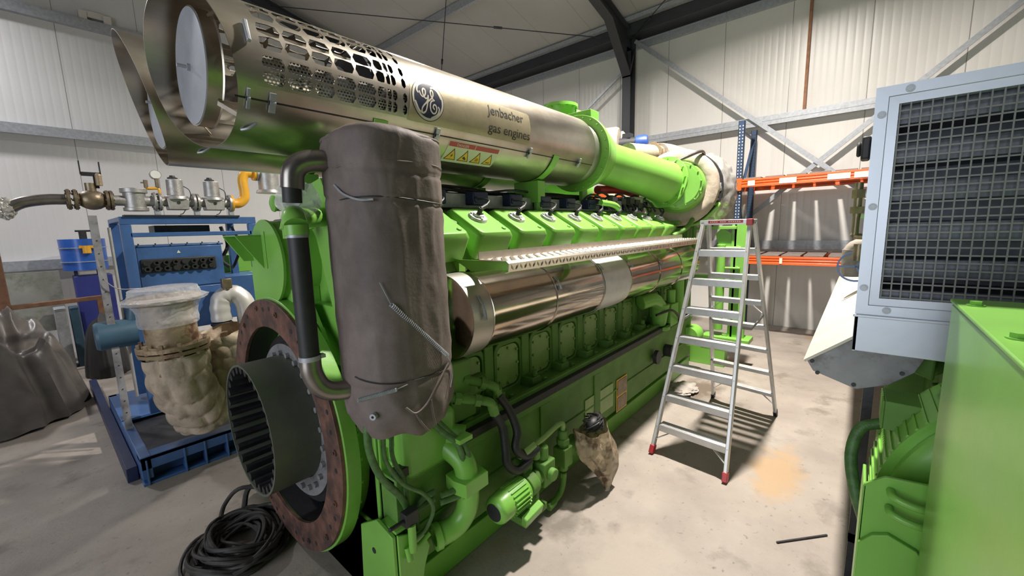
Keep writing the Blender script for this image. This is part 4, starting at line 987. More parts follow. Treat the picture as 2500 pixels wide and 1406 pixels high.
# blower with blue motor
bc = Vector((5.90, 2.98, 3.14)); ba = Vector((.30, -.95, 0)).normalized()
bl = MB().lathe([(0, 0), (0, .22), (.05, .27), (.25, .27), (.30, .25), (.30, 0)], bc-ba*.20, ba, 11)
blo = ep(bl, 'blower_housing', mat('beige_sheet', (.42, .36, .29), .5, .1, .08, 5), bevel=.01)
MB().tube([bc-Vector((0, 0, .1)), bc-Vector((0, 0, .5)), (5.85, 3.0, 1.9)], .06, 12, 4).build('stand_pipe', CREAM, blo)
mb = MB(); q0 = bc+ba*.12
platep(mb, [q0+Vector((0, 0, .20)), q0+ba*.03+Vector((0, 0, .20)), q0+ba*.40+Vector((0, 0, -.22)), q0+Vector((0, 0, -.24))], .02)
mb.beam(q0+Vector((0, 0, -.25)), q0+ba*.42+Vector((0, 0, -.25)), .28, .05); mb.box((5.85, 2.70, 1.8), (5.93, 2.78, 2.88)); mb.build('motor_bracket', WHITEP, blo)
MB().cyl(bc+ba*.10, bc+ba*.34, .095, .095, 28).box(tuple(bc+ba*.22+Vector((-.06, -.06, .08))), tuple(bc+ba*.22+Vector((.06, .06, .15)))).build('motor_body', ANTH, blo)
MB().lathe([(0, .112), (.13, .116), (.16, .105), (.17, .08), (.17, 0)], bc+ba*.34, ba, 32).build('motor_cowl', mat('fan_cowl_blue', (.03, .08, .34), .4, 0, .1, 6), blo, label='blue fan cowl')
# clutter of connectors between ducts and covers
mb = MB()
random.seed(21)
for k in range(16):
    x = random.uniform(3.7, 5.2); y = random.uniform(2.0, 2.25); z = random.uniform(2.14, 2.22)
    mb.box((x-.05, y-.03, z-.03), (x+.06, y+.03, z+.03), None)
for k in range(8):
    x = 3.6+.2*k; mb.tube([(x, 2.2, 2.15), (x+.1, 2.1, 2.26+.03*(k % 2)), (x+.25, 2.03, 2.20), (x+.28, 1.98, 2.10)], .012, 6, 5)
ep(mb, 'connector_cluster', BLACK)
ep(MB().box((4.55, 2.02, 2.20), (4.80, 2.10, 2.27)), 'junction_box', CAST, bevel=.01); ep(MB().tube([(3.75, 2.02, 2.18), (3.95, 1.98, 2.16), (4.05, 1.97, 2.12)], .03, 10, 3), 'coupling_sleeve', GREEN)
ep(MB().tube([(4.1, 2.25, 2.34), (4.6, 2.22, 2.36), (5.0, 2.2, 2.32)], .045, 14, 4), 'red_hose', REDP)

# ------------------------------------------------------------------ plastic bag hooked over the valve
bag = thing('plastic_bag', 'grubby plastic bag with black netting hanging low on the side of the green engine', 'bag', (2.55, 1.50, .1))
mb = MB(); nz, nt = 34, 44; rings = []
for i in range(nz+1):
    h = i/nz; z = .015+h*.47; ring = []
    cx, cy = 2.56-.03*h+.03*math.sin(h*5), 1.315+.105*h
    wdt = (.03+.14*math.sin(min(1, h*1.15)*PI*.62))*(1.0)
    for k in range(nt):
        a = 2*PI*k/nt; q = 1+.28*noise.noise(Vector((math.cos(a)*2.2, math.sin(a)*2.2, h*2.2)))+.18*abs(noise.noise(Vector((math.cos(a)*6, math.sin(a)*6, h*5))))
        ring.append(mb.bm.verts.new((cx+math.cos(a)*wdt*q*1.0, cy+math.sin(a)*wdt*.62*q, z+.03*noise.noise(Vector((a, h*3, 5)))*h+(.03*math.cos(a*2) if i == nz else 0))))
    rings.append(ring)
for A, B in zip(rings, rings[1:]):
    for k in range(nt): mb.bm.faces.new((A[k], A[(k+1) % nt], B[(k+1) % nt], B[k]))
mb.build('bag_sheet', PLASTB, bag, ang=60)
bb = blob((2.57, 1.36, .20), (.075, .05, .13), .15, 4, 4, 6); bb.build('bag_contents', BRONZE, bag, ang=180)
mb = MB(); random.seed(4)
for k in range(34):
    a = random.uniform(0, 2*PI); c = Vector((2.54, 1.42, .50))
    b_ = random.uniform(-.8, 1.3); r_ = .085
    pts = [c+Vector((r_*1.15*math.cos(a+t*.6)*math.cos(b_), r_*.8*math.sin(a+t*.6)*math.cos(b_), r_*.75*math.sin(b_+t*.35)-.01)) for t in (0, .5, 1, 1.5, 2)]
    mb.tube(pts, .006, 6, 3)
mb.sphere((2.54, 1.42, .49), .07, (1.1, .8, .8)); mb.build('black_netting', BLACK, bag)

# ------------------------------------------------------------------ step ladder
lad = thing('step_ladder', 'double-sided aluminium step ladder with red rubber feet in the aisle', 'ladder', (4.0, .95, 0))
apx, ztop = 3.93, 1.96
Lf, Rf = Vector((3.235, 1.245, 0)), Vector((3.175, .655, 0)); Lb, Rb = Vector((4.78, 1.15, 0)), Vector((4.67, .535, 0))
Lt, Rt = Vector((3.88, 1.075, ztop)), Vector((3.88, .715, ztop)); Lt2, Rt2 = Vector((3.98, 1.06, ztop-.02)), Vector((3.98, .70, ztop-.02))
for a, b, nm in ((Lf, Lt, ''), (Rf, Rt, ''), (Lb, Lt2, ''), (Rb, Rt2, '')):
    d = (b-a).normalized(); wv = .062 if nm == '' else .05
    MB().beam(a+d*.05, b, .026, wv, Vector((1, 0, 0))).build('rail', ALU, lad, bevel=.004)
for a, b in ((Lf, Lt), (Rf, Rt)):
    d = (b-a).normalized(); MB().beam(a+Vector((0, 0, .004)), a+d*.075, .036, .072, Vector((1, 0, 0))).build('foot', REDP, lad, bevel=.004, label='red rubber foot')
for a, b in ((Lb, Lt2), (Rb, Rt2)):
    d = (b-a).normalized(); MB().beam(a+Vector((0, 0, .004)), a+d*.06, .034, .066, Vector((1, 0, 0))).build('foot', DARKST, lad, bevel=.004)
for k in range(1, 8):
    t = k*.245/ztop
    a, b = Lf.lerp(Lt, t), Rf.lerp(Rt, t)
    mb = MB()
    p0 = a+(b-a).normalized()*.012; p1 = b-(b-a).normalized()*.012
    y0, y1 = p1.y, p0.y; xa, xb_ = p0.x, p1.x; z = a.z
    m = Matrix.Translation(p0) @ Matrix.Rotation(math.atan2((p1-p0).y, (p1-p0).x), 4, 'Z'); Ln = (p1-p0).length
    mb.box((0, -.015, -.035), (Ln, .075, .0), m).box((0, -.016, -.055), (Ln, -.010, .0), m)
    for j in range(5): mb.box((0, -.008+.017*j, 0), (Ln, -.001+.017*j, .003), m)
    mb.build('tread', ALU, lad, bevel=.003)
    a2, b2 = Lb.lerp(Lt2, t), Rb.lerp(Rt2, t)
    MB().beam(a2, b2, .03, .05).beam(a2+Vector((-.02, 0, .02)), b2+Vector((-.02, 0, .02)), .075, .012).build('rear_rung', ALU, lad, bevel=.003)
mb = MB()
for (p, q, r_) in ((Lf, Lt, 1), (Rf, Rt, -1)):
    t = .245/ztop; c = p.lerp(q, t); d = (Rf-Lf).normalized()*r_
    mb.beam(p.lerp(q, .06), c+d*.11-Vector((0, 0, .05)), .004, .03, (1, 0, 0))
for (p, q, r_) in ((Lb, Lt2, 1), (Rb, Rt2, -1)):
    for k in (1, 5):
        t = k*.245/ztop; c = p.lerp(q, t); d = (Rb-Lb).normalized()*r_; mb.beam(p.lerp(q, t-.06), c+d*.10-Vector((0, 0, .02)), .004, .03, (1, 0, 0))
split(mb, 'corner_stay', ALU, lad)
for a, b, a2, b2 in ((Rf, Rt, Rb, Rt2), (Lf, Lt, Lb, Lt2)):
    p = a.lerp(b, .57); q = a2.lerp(b2, .57); mid = p.lerp(q, .45)-Vector((0, 0, .07)) if a is Rf else p.lerp(q, .5)+Vector((0, 0, .03))
    MB().beam(p, mid, .006, .022).beam(mid, q, .006, .022).build('spreader_bar', GALV, lad)
cap = MB().box((3.845, .69, ztop-.03), (3.875, 1.10, ztop+.012)).box((3.845, .69, ztop+.004), (4.03, 1.10, ztop+.012)).box((4.0, .69, ztop-.03), (4.03, 1.09, ztop+.01)).build('top_cap', ALU, lad, bevel=.004)
MB().box((3.843, .76, ztop-.018), (3.846, 1.03, ztop+.006)).build('warning_strip', REDP, cap, label='faded red warning strip')
mb = MB()
for k in range(15):
    y = 1.01-.016*k; 
    if k in (4, 8): continue
    mb.box((3.842, y-.006, ztop-.010), (3.8435, y+.004, ztop-.001))
mb.build('strip_marks', PAPER, cap)
MB().box((3.83, .69, ztop-.04), (3.885, .735, ztop+.014)).build('hinge_cover', REDP, lad, bevel=.004)
mb = MB()
for a, b in ((Lf, Lt), (Rf, Rt)):
    for k in range(1, 8):
        p = a.lerp(b, k*.245/ztop); mb.cyl(p+Vector((-.036, 0, -.01)), p+Vector((-.030, 0, -.01)), .006)
split(mb, 'rivet', GALV, lad)

# ------------------------------------------------------------------ pallet rack
rack = thing('pallet_rack', 'orange and navy pallet rack against the right wall', 'rack', (8.2, .4, 0))
def upright(y):
    u = []
    for x, zt_ in ((7.66, 3.56), (8.62, 3.56)):
        mb = MB(); mb.box((x, y-.045, 0), (x+.006, y+.045, zt_)).box((x, y-.045, 0), (x+.07, y-.040, zt_)).box((x, y+.040, 0), (x+.07, y+.045, zt_)).box((x-.03, y-.07, 0), (x+.1, y+.07, .008))
        o = mb.build('upright_post', RACKB, rack)
        hm = MB(); z = .12
        while z < zt_-.05:
            for yy in (-.022, .022): hm.box((x-.0015, y+yy-.008, z), (x+.0, y+yy+.008, z+.018))
            z += .05
        hm.build('punched_slots', BLACK if x > 8 else WHITEP, o)
    mb = MB(); z = .3; s_ = 0
    for (a, b) in ((3.40, 3.40), (3.35, 2.3), (2.3, 1.2), (1.2, .25), (.2, .2)):
        p, q = (7.72, 8.62) if s_ % 2 == 0 else (8.62, 7.72); mb.beam((p, y, a), (q, y, b), .03, .045, (0, 1, 0)); s_ += 1
    split(mb, 'frame_brace', RACKB, rack, bevel=.003)
upright(1.61); upright(-1.2)
def rbeam(x, z, flip=1):
    mb = MB(); y0, y1 = -1.16, 1.565; h = .13
    mb.prism([(x, z), (x, z+.035), (x+.012, z+.042), (x+.012, z+.052), (x, z+.060), (x, z+.075), (x+.012, z+.083), (x+.012, z+.093), (x, z+.10), (x, z+h), (x+.045, z+h), (x+.045, z)], 'y', y0, y1)
    for y in (y0-.005, y1-.005): mb.box((x-.004, y, z-.04), (x+.05, y+.01, z+h+.02)); 
    for y in (y0-.075, y1): mb.box((x-.006, y, z-.05), (x, y+.075, z+h+.02))
    o = mb.build('load_beam', ORANGE, rack, bevel=.003); return o
b1 = rbeam(7.62, 2.50); rbeam(8.66, 2.50); b2 = rbeam(7.62, 1.26); rbeam(8.66, 1.26)
for y in (1.62, 1.57):  # neighbouring bay stubs
    pass
for x_ in (7.62, 8.66): MB().box((x_, 1.66, 2.50), (x_+.045, 4.35, 2.63)).build('load_beam', ORANGE, rack)
for x_ in (7.66, 8.62): MB().box((x_, 4.36, 0), (x_+.07, 4.45, 3.56)).build('upright_post', RACKB, rack)
for k_ in range(9): MB().box((7.665, 1.70+.29*k_, 2.632), (8.66, 1.95+.29*k_, 2.654)).build('shelf_board', BOARD, rack)
for (y, wd_) in ((1.42, .10), (.93, .22), (.32, .26), (.05, .2)):
    MB().box((7.612, y-wd_/2, 2.52), (7.6185, y+wd_/2, 2.60)).build('beam_sticker', PAPER, b1)
MB().box((7.612, .93, 1.28), (7.6185, .97, 1.37)).build('beam_sticker', PAPER, b2)
bd0 = None
y = 1.44
for lvl in (2.632, 1.392):
    y = 1.42; k = 0
    while y > -1.1:
        if bd0 is None:
            bd0 = MB().box((-.50, -.125, 0), (.50, .125, .022)).build('shelf_board', BOARD, None, bevel=.003, loc=(8.165, y, lvl)); setpar(bd0, rack)
        else:
            cp(bd0, rack, (0, y-bd0.location.y, lvl-bd0.location.z))
        y -= .285 if k % 3 else .305; k += 1

# ------------------------------------------------------------------ second generator set on the right
gs = thing('generator_set', 'green generator set with a mesh-fronted steel radiator at the right edge', 'engine', (2.5, -1.0, 0))
def gp(mb, name, m, **k): return mb.build(name, m, gs, **k)
fx = 1.95
mb = MB()
Y0, Y1, Z0, Z1 = 0.0, -1.9, 1.602, 2.391
# front angle frame: outer face and inner bevel
def fr_strip(mb, o0, i0, x_o, x_i):
    A = [(x_o, Y0-o0, Z0+o0), (x_o, Y1+o0, Z0+o0), (x_o, Y1+o0, Z1-o0), (x_o, Y0-o0, Z1-o0)]
    B = [(x_i, Y0-i0, Z0+i0), (x_i, Y1+i0, Z0+i0), (x_i, Y1+i0, Z1-i0), (x_i, Y0-i0, Z1-i0)]
    a = [mb.bm.verts.new(p) for p in A]; b = [mb.bm.verts.new(p) for p in B]
    for k in range(4): mb.bm.faces.new((a[k], a[(k+1) % 4], b[(k+1) % 4], b[k]))
fr_strip(mb, 0, 0, fx+.42, fx); fr_strip(mb, 0, .034, fx, fx); fr_strip(mb, .034, .036, fx, fx+.006); fr_strip(mb, .036, .062, fx+.006, fx+.004); fr_strip(mb, .062, .064, fx+.004, fx+.03)
rf_ = gp(mb, 'radiator_frame', RADM, ang=20)
for (y, z) in ((-.020, 2.30), (-.02, 1.99), (-.018, 1.70), (-.085, 2.372), (-.45, 2.372), (-.085, 1.622), (-.45, 1.622)):
    MB().ring((fx, y, z), (fx-.004, y, z), .007, .012, 18).cyl((fx, y, z), (fx-.007, y, z), .0085, .0085, 12).build('cap_screw', GALV, rf_)
wm = MB(); p = .0255
k = 0; y = Y0-.066
while y > -1.2: wm.beam((fx+.012, y, Z0+.06), (fx+.012, y, Z1-.06), .0052, .0042); y -= p
z = Z0+.066
while z < Z1-.06: wm.beam((fx+.012+.002, Y0-.06, z), (fx+.012+.002, -1.2, z), .0042, .0052); z += p
wm.build('wire_mesh', MESHM, rf_)
# the tube banks seen through the mesh
for k, zc in enumerate((2.30, 2.17, 2.04, 1.90, 1.77, 1.66)):
    tb_ = MB(); tb_.prism([(fx+.05, zc-.035), (fx+.045, zc), (fx+.05, zc+.035), (fx+.30, zc+.035), (fx+.30, zc-.035)], 'y', -1.85, -.02); tb_.build('cooler_tube', COREM, rf_, bevel=.004)
MB().box((fx+.30, -1.88, Z0+.01), (fx+.33, -.01, Z1-.01)).build('cooler_back', COREM, rf_)
mb = MB(); mb.box((fx-.0, -1.9, 1.462), (fx+.012, 0, 1.60)); mb.box((fx-.012, -1.9, 1.592), (fx+.02, .004, 1.602)); mb.box((fx, -.012, 1.46), (fx+.40, 0, 1.60))
gp(mb, 'radiator_skirt', RADM, bevel=.002)
# terminal box
tx, ty, tz = 1.65, -.205, 1.722
bxm = MB().box((.25, -1.3, .30), (tx, ty, tz-.012)); bo = gp(bxm, 'terminal_box', GREEN, bevel=.006, label='big plain green terminal box')
MB().box((.24, -1.31, tz-.010), (tx+.004, ty+.004, tz)).build('box_lid', GREEN, bo, bevel=.003)
for x in (.55, .85, 1.16, 1.54):
    mb = MB(); mb.cyl((x, ty-.028, tz), (x, ty-.028, tz+.003), .017, .017, 20).cyl((x, ty-.028, tz+.003), (x, ty-.028, tz+.012), .012, .012, 6)
    mb.build('lid_bolt', GREEN, bo)
gp(MB().box((.2, -1.4, 0), (5.4, -.30, .30)), 'base_frame', GREEND, bevel=.01)
# end bracket plate, lugs, ribbed housing
px_ = 1.76
mb = MB().prism([(-.065, .30), (-.067, 1.042), (-.118, 1.088), (-.235, 1.10), (-.235, .30)], 'x', px_, px_+.014); mb.box((px_, -.075, .30), (px_+.16, -.065, 1.04))
mb.prism([(-.067, .83), (-.10, .875), (-.14, .895), (-.21, .87), (-.235, .84), (-.235, .30), (-.067, .30)], 'x', px_-.02, px_)
gp(mb, 'end_bracket', GREEN, bevel=.003)
mb = MB()
for z in (1.045, .985):
    pts = [(px_-.005, -.135, z+.002), (px_-.035, -.140, z), (px_-.045, -.175, z-.008), (px_-.04, -.215, z-.012), (px_, -.235, z-.012)]
    gp(MB().tube(pts, .012, 10, 5), 'lifting_lug', GREEN)
mb = MB()
hy, hz = -.66, .86
mb.lathe([(0, .40), (0, .50), (.02, .53), (.06, .53), (.06, .56), (.40, .56), (.40, .40)], (1.93, hy, hz), (1, 0, 0), 80)
mb.lathe([(-.02, .0), (-.02, .36), (.0, .40)], (1.93, hy, hz), (1, 0, 0), 80)
for k in range(90):
    a = 2*PI*k/90+.2; mb.beam((2.0, hy+.56*math.cos(a), hz+.56*math.sin(a)), (2.31, hy+.56*math.cos(a), hz+.56*math.sin(a)), .010, .010, (0, math.cos(a), math.sin(a)))
for k in range(16):
    a = 2*PI*k/16+.1; mb.cyl((1.92, hy+.455*math.cos(a), hz+.455*math.sin(a)), (1.90, hy+.455*math.cos(a), hz+.455*math.sin(a)), .016, .016, 6)
gp(mb, 'flywheel_guard', GREEN)
mb = MB().box((2.4, -1.35, .3), (5.2, -.35, 1.25)).box((2.5, -1.25, 1.2), (5.0, -.45, 1.60)).prism([(-.30, 1.2), (-.16, 1.25), (-.12, 1.35), (-.16, 1.45), (-.30, 1.5)], 'x', 2.6, 2.75).prism([(-.34, .3), (-.14, .3), (-.18, 1.2), (-.34, 1.2)], 'x', 3.2, 3.25)
for x in (2.7, 3.1, 3.5, 3.9, 4.3): mb.box((x, -.36, .5), (x+.25, -.33, 1.1)); mb.cyl((x+.1, -.34, 1.2), (x+.1, -.24, 1.3), .05)
gp(mb, 'engine_block', GREEND, bevel=.012)
gp(MB().box((2.62, -.10, .0), (2.66, -.06, 1.18)).box((2.62, -.35, .25), (2.66, -.06, .30)), 'cable_post', DARKST)  # post coloured dark to paint in the floor shadow around it
gp(MB().tube([(2.42, -.13, 1.02), (2.40, -.06, .98), (2.36, -.035, .86), (2.30, -.06, .72), (2.28, -.10, .6)], .024, 12, 6), 'rubber_hose', HOSE)
mb = MB().box((2.15, -.24, 1.10), (2.33, -.12, 1.22), Matrix.Rotation(0, 4, 'X'))
for k in range(8): mb.box((2.15+.022*k, -.12, 1.10), (2.16+.022*k, -.112, 1.22))
gp(mb, 'ribbed_box', GREEND, bevel=.003)
# faceted grey duct along the set
c = 2.45
pf = [(.17, 1.262), (.138, 1.205), (-.031, 1.149), (-.14, 1.195), (-.22, 1.27), (-.30, 1.48), (-.03, 1.42), (-.02, 1.40)]
du = gp(MB().prism(pf, 'x', c, 6.3), 'faceted_duct', GREYSH, bevel=.002, label='long faceted grey sheet duct')
mb = MB(); platep(mb, [(c-.03, .178, 1.262), (6.3, .178, 1.262), (6.3, -.03, 1.435), (c-.03, -.03, 1.435)], .012); mb.build('duct_cover', CREAM, du, label='cream sheet on top of the duct')
mb = MB()
for (a, b) in ((.145, 1.255), (.12, 1.20), (-.02, 1.17), (-.18, 1.26)): mb.cyl((c, a, b), (c-.008, a, b), .009, .009, 10)
split(mb, 'rivet_head', DARKST, du)
# valve with blue hand wheel and fittings at the back of the set
mb = MB(); mb.tube([(4.0, -.10, 1.76), (4.0, .02, 1.75), (4.0, .06, 1.70)], .05, 14, 4).cyl((4.0, .05, 1.72), (4.0, .05, 1.52), .06).cyl((4.0, -.30, 1.62), (4.0, .06, 1.62), .05)
hv = gp(mb, 'shut_off_valve', mat('dull_wrapping', (.26, .22, .18), .8, 0, .2, 10, .3, 30))
mb = MB(); mb.ring((3.92, .02, 1.60), (3.905, .02, 1.60), .10, .112, 32)
for k in range(3): a = 2*PI*k/3; mb.beam((3.91, .02, 1.60), (3.91, .02+.1*math.cos(a), 1.60+.1*math.sin(a)), .012, .012)
mb.build('hand_wheel', BLUE, hv, label='blue hand wheel')
mb = MB().cyl((3.2, .035, 2.16), (3.2, .035, 1.96), .02).cyl((3.2, .035, 2.12), (3.2, .035, 2.07), .032, .032, 6).cyl((3.2, .035, 2.02), (3.2, .035, 1.98), .034, .034, 6).tube([(3.2, .035, 1.98), (3.2, .035, 1.87), (3.2, .02, 1.845), (3.2, -.2, 1.845)], .018, 10, 4)
mb.cyl((3.2, .01, 1.80), (3.2, .01, 1.70), .026); gp(mb, 'gas_fitting', BRONZE)
gp(MB().box((2.9, -.06, 1.95), (3.2, .015, 1.97)).box((2.2, -1.5, 1.5), (3.4, -.05, 1.52)).box((3.1, -.3, 1.52), (3.15, -.02, 1.95)), 'bracket_plate', GREEN)
gp(MB().box((2.25, .0, 2.19), (2.35, .03, 2.28)).cyl((2.30, .03, 2.235), (2.30, .045, 2.235), .03), 'black_handle', BLACK, bevel=.008)

# ------------------------------------------------------------------ blue gas control rig, left
rig = thing('gas_control_rig', 'blue steel skid frame with a blue cable cabinet, behind the green engine', 'machine frame', (1.0, 5.2, 0))
def rp_(mb, name, m, **k): return mb.build(name, m, rig, **k)
yf = 5.0
rp_(MB().box((.525, yf, 2.075), (1.60, yf+.06, 2.145)), 'front_rail', BLUE, bevel=.004); rp_(MB().box((.585, yf, 1.96), (1.55, yf+.05, 2.0)), 'front_rail', BLUE, bevel=.004)
rp_(MB().box((.525, yf, .30), (.60, yf+.07, 2.074)), 'front_post', BLUE, bevel=.004)
rp_(MB().box((1.53, yf, .30), (1.60, yf+.07, 2.074)), 'front_post', BLUE, bevel=.004)
rp_(MB().box((.525, yf+.75, .30), (.60, yf+.82, 2.10)), 'rear_post', BLUE, bevel=.004)
rp_(MB().box((1.53, yf+.75, .30), (1.60, yf+.82, 2.10)), 'rear_post', BLUE, bevel=.004)
rp_(MB().box((.526, yf+.061, 2.101), (.594, yf+.82, 2.144)).box((1.531, yf+.061, 2.101), (1.599, yf+.82, 2.144)).box((.60, yf+.75, 2.101), (1.53, yf+.82, 2.144)), 'top_frame', BLUE, bevel=.004)
rp_(MB().box((.56, yf-.02, 2.145), (1.45, yf+.10, 2.16)), 'rubber_strip', BLACK)
cab = rp_(MB().box((.61, yf+.06, 1.05), (1.27, yf+.50, 1.875)).box((.60, yf+.05, 1.865), (1.29, yf+.52, 1.885)).box((.61, yf+.045, 1.47), (1.27, yf+.06, 1.862)).box((.61, yf+.045, 1.05), (1.27, yf+.06, 1.46)), 'cable_cabinet', BLUE, bevel=.005)
gl = MB().box((.625, yf+.03, 1.625), (1.205, yf+.048, 1.755)).build('gland_plate', BLACK, cab, bevel=.01)
mb = MB(); 
for r_ in range(2):
    for k in range(8):
        x = .665+.071*k; z = 1.662+.056*r_; mb.ring((x, yf+.03, z), (x, yf+.005, z), .013, .024, 14) if (k+r_*3) % 4 != 3 else mb.cyl((x, yf+.03, z), (x, yf+.015, z), .024, .024, 14)
split(mb, 'cable_gland', DARKST, gl)
mb = MB()
for x in (.63, .75, .87, .99, 1.11, 1.25): mb.cyl((x, yf+.04, 1.885), (x, yf+.04, 1.90), .006)
split(mb, 'cabinet_screw', DARKST, cab)
MB().prism([(.90, 1.80), (.93, 1.80), (.915, 1.828)], 'y', yf+.042, yf+.045).build('hazard_triangle', LABW, cab)
rp_(MB().box((.33, 4.18, .05), (.40, 6.2, .24)).box((1.55, 4.6, .05), (1.62, 6.2, .24)).box((.33, 6.13, .05), (1.6, 6.2, .24)).box((.33, 5.2, .22), (1.6, 6.1, .25)).box((.33, 4.75, .0), (1.6, 4.85, .05)).box((.33, 6.0, .0), (1.6, 6.1, .05)), 'skid_frame', BLUE, bevel=.006)
rp_(MB().box((.40, 4.33, .17), (1.55, 5.19, .20)), 'deck_plate', DARKST)  # deck coloured dark, the shadow inside the rig put into its colour
mb = MB().box((.33, 4.18, .205), (1.10, 4.32, .235)).box((.33, 4.18, .13), (1.10, 4.19, .235)).box((.33, 4.18, 0), (1.10, 4.30, .02))
for x in (.36, .60, .74, .90, 1.03): mb.prism([(4.17, .0), (4.17, .21), (4.30, .21), (4.42, .0)], 'x', x, x+.012)
mb.box((.33, 4.30, .02), (1.1, 4.31, .2))
rp_(mb, 'skid_nose', BLUE, bevel=.003)
rp_(MB().cyl((.27, 5.0, 1.11), (.52, 5.0, 1.11), .125, .125, 28).cyl((.25, 5.0, 1.11), (.27, 5.0, 1.11), .11, .125, 28), 'small_vessel', TEAL)
rp_(MB().tube([(.50, 5.0, 1.15), (.52, 4.98, 1.30), (.55, 4.98, 1.45)], .05, 12, 4), 'vessel_neck', TEAL)
gpst = rp_(MB().box((.335, 4.93, .24), (.385, 4.97, 2.15)), 'grey_post', GREYSH)
mb = MB(); z = .4
while z < 2.0: mb.cyl((.36, 4.929, z), (.36, 4.926, z), .005, .005, 8); z += .11
split(mb, 'post_hole', BLACK, gpst)
rp_(MB().cyl((.455, 5.02, .5), (.455, 5.02, 2.05), .012), 'bright_conduit', ALU)
rp_(MB().tube([(.34, 4.92, 1.78), (.36, 4.90, 1.62), (.44, 4.90, 1.52), (.60, 4.95, 1.50)], .004, 6, 6), 'thin_wire', CAST)
rp_(MB().box((1.28, yf+.4, 1.03), (1.75, yf+.9, 1.50)), 'side_cabinet', BLUE, bevel=.006)
rp_(MB().tube([(1.35, yf+.3, 2.05), (1.38, yf+.25, 1.85), (1.30, yf+.2, 1.70), (1.36, yf+.2, 1.62)], .018, 8, 5), 'black_cable', BLACK); rp_(MB().tube([(1.45, yf+.3, 2.05), (1.50, yf+.25, 1.85), (1.42, yf+.2, 1.66), (1.38, yf+.2, 1.60)], .014, 8, 5), 'black_cable', BLACK)
rp_(MB().box((.8, yf+.3, 1.98), (1.25, yf+.6, 2.07)), 'dark_box', DARKST)
# green beam of another machine beyond
gb_ = MB().box((1.40, 5.9, 1.50), (2.6, 6.3, 1.72)).box((1.9, 5.95, 0), (2.1, 6.2, 1.5)).build('green_support_beam', GREEN, None, bevel=.008); tag(gb_, 'light green steel beam on a stand, seen between the blue cabinet and the green end tank', 'beam')
# gas train sitting on the rig
gt = thing('gas_train', 'row of grey flanged gas valves with yellow pipe end on top of blue frame', 'pipework', (1.0, 5.05, 2.16))
def tp(mb, name, m, **k): return mb.build(name, m, gt, **k)
ya = 5.03; za = 2.285
def flange(mb, x, r=.085, yy=ya, zz=za):
    mb.cyl((x-.009, yy, zz), (x+.009, yy, zz), r, r, 26)
    for k in range(8):
        a = 2*PI*k/8; mb.cyl((x-.017, yy+r*.8*math.cos(a), zz+r*.8*math.sin(a)), (x+.017, yy+r*.8*math.cos(a), zz+r*.8*math.sin(a)), .009, .009, 6)
tp(MB().tube([(.23, ya, za), (.12, ya, za-.005), (.0, ya, za-.03), (-.08, ya, za-.075)], .043, 18, 6), 'braided_hose', GREYPIPE, label='braided steel hose end')
tp(blob((-.10, ya, za-.08), (.055, .05, .075), .25, 4, 4, 3), 'hose_wrap', SILVERW, ang=20)
mb = MB(); flange(mb, .245); flange(mb, .285); mb.cyl((.28, ya, za), (.50, ya, za), .05).sphere((.385, ya, za), .088, (1.1, 1, .95), 3).cyl((.385, ya, za), (.385, ya, za+.14), .035); flange(mb, .475); flange(mb, .50)
tp(mb, 'ball_valve', BRONZE)
tp(MB().box((.34, ya-.02, za+.20), (.46, ya+.02, za+.23)).box((.335, ya-.02, za+.21), (.342, ya+.02, za+.32)).box((.455, ya-.02, za+.21), (.462, ya+.02, za+.32)).box((.41, ya-.015, za+.10), (.44, ya+.015, za+.22)), 'valve_fork', DARKST)
tp(MB().cyl((.44, ya-.03, za+.12), (.44, ya-.03, za+.20), .022).sphere((.44, ya-.03, za+.20), .024), 'brass_spindle', BRASSP)
mb = MB().cyl((.50, ya, za), (.80, ya, za), .045).cyl((.655, ya, za-.085), (.655, ya, za+.105), .075, .08, 28).cyl((.655, ya, za+.07), (.655, ya, za+.11), .095, .095, 28).cyl((.655, ya, za-.09), (.655, ya, za-.06), .088, .088, 28); flange(mb, .79); flange(mb, .825)
tp(mb, 'gas_filter', CAST, bevel=.003)
def solenoid(x):
    mb = MB().cyl((x-.13, ya, za), (x+.13, ya, za), .045).prism([(x-.075, za-.075), (x+.075, za-.075), (x+.085, za+.03), (x-.085, za+.03)], 'y', ya-.07, ya+.07).cyl((x, ya, za+.02), (x, ya, za+.055), .098, .09, 30).cyl((x, ya, za+.055), (x, ya, za+.21), .068, .064, 26)
    o = tp(mb, 'solenoid_valve', CAST, bevel=.006)
    MB().lathe([(0, .04), (.015, .04), (.02, .025), (.035, .02), (.035, 0)], (x-.01, ya, za+.21), (0, 0, 1), 12).build('valve_cap', BLACK, o)
    MB().cyl((x, ya-.069, za-.01), (x, ya-.074, za-.01), .014).build('port_plug', DARKST, o)
    MB().tube([(x+.06, ya-.02, za+.15), (x+.10, ya-.04, za+.11), (x+.095, ya-.05, za+.03), (x+.03, ya-.07, za-.10), (x+.0, ya-.06, za-.12)], .004, 6, 5).build('valve_lead', BLACK, o)
solenoid(.955); solenoid(1.245)
for fx_ in (1.085, 1.115, 1.385): mb = MB(); flange(mb, fx_); tp(mb, 'pipe_flange', CAST)
mb = MB().cyl((1.395, ya, za), (1.412, ya, za), .085, .085, 26).tube([(1.40, ya, za), (1.47, ya, za), (1.525, ya, za+.05), (1.535, ya, za+.12), (1.53, ya, za+.24), (1.56, ya, za+.31), (1.63, ya, za+.32)], .046, 20, 7)
tp(mb, 'yellow_pipe', YELLOW)
mb = MB().cyl((1.63, ya, za+.32), (1.65, ya, za+.32), .075, .075, 22); tp(mb, 'yellow_flange', YELLOW)
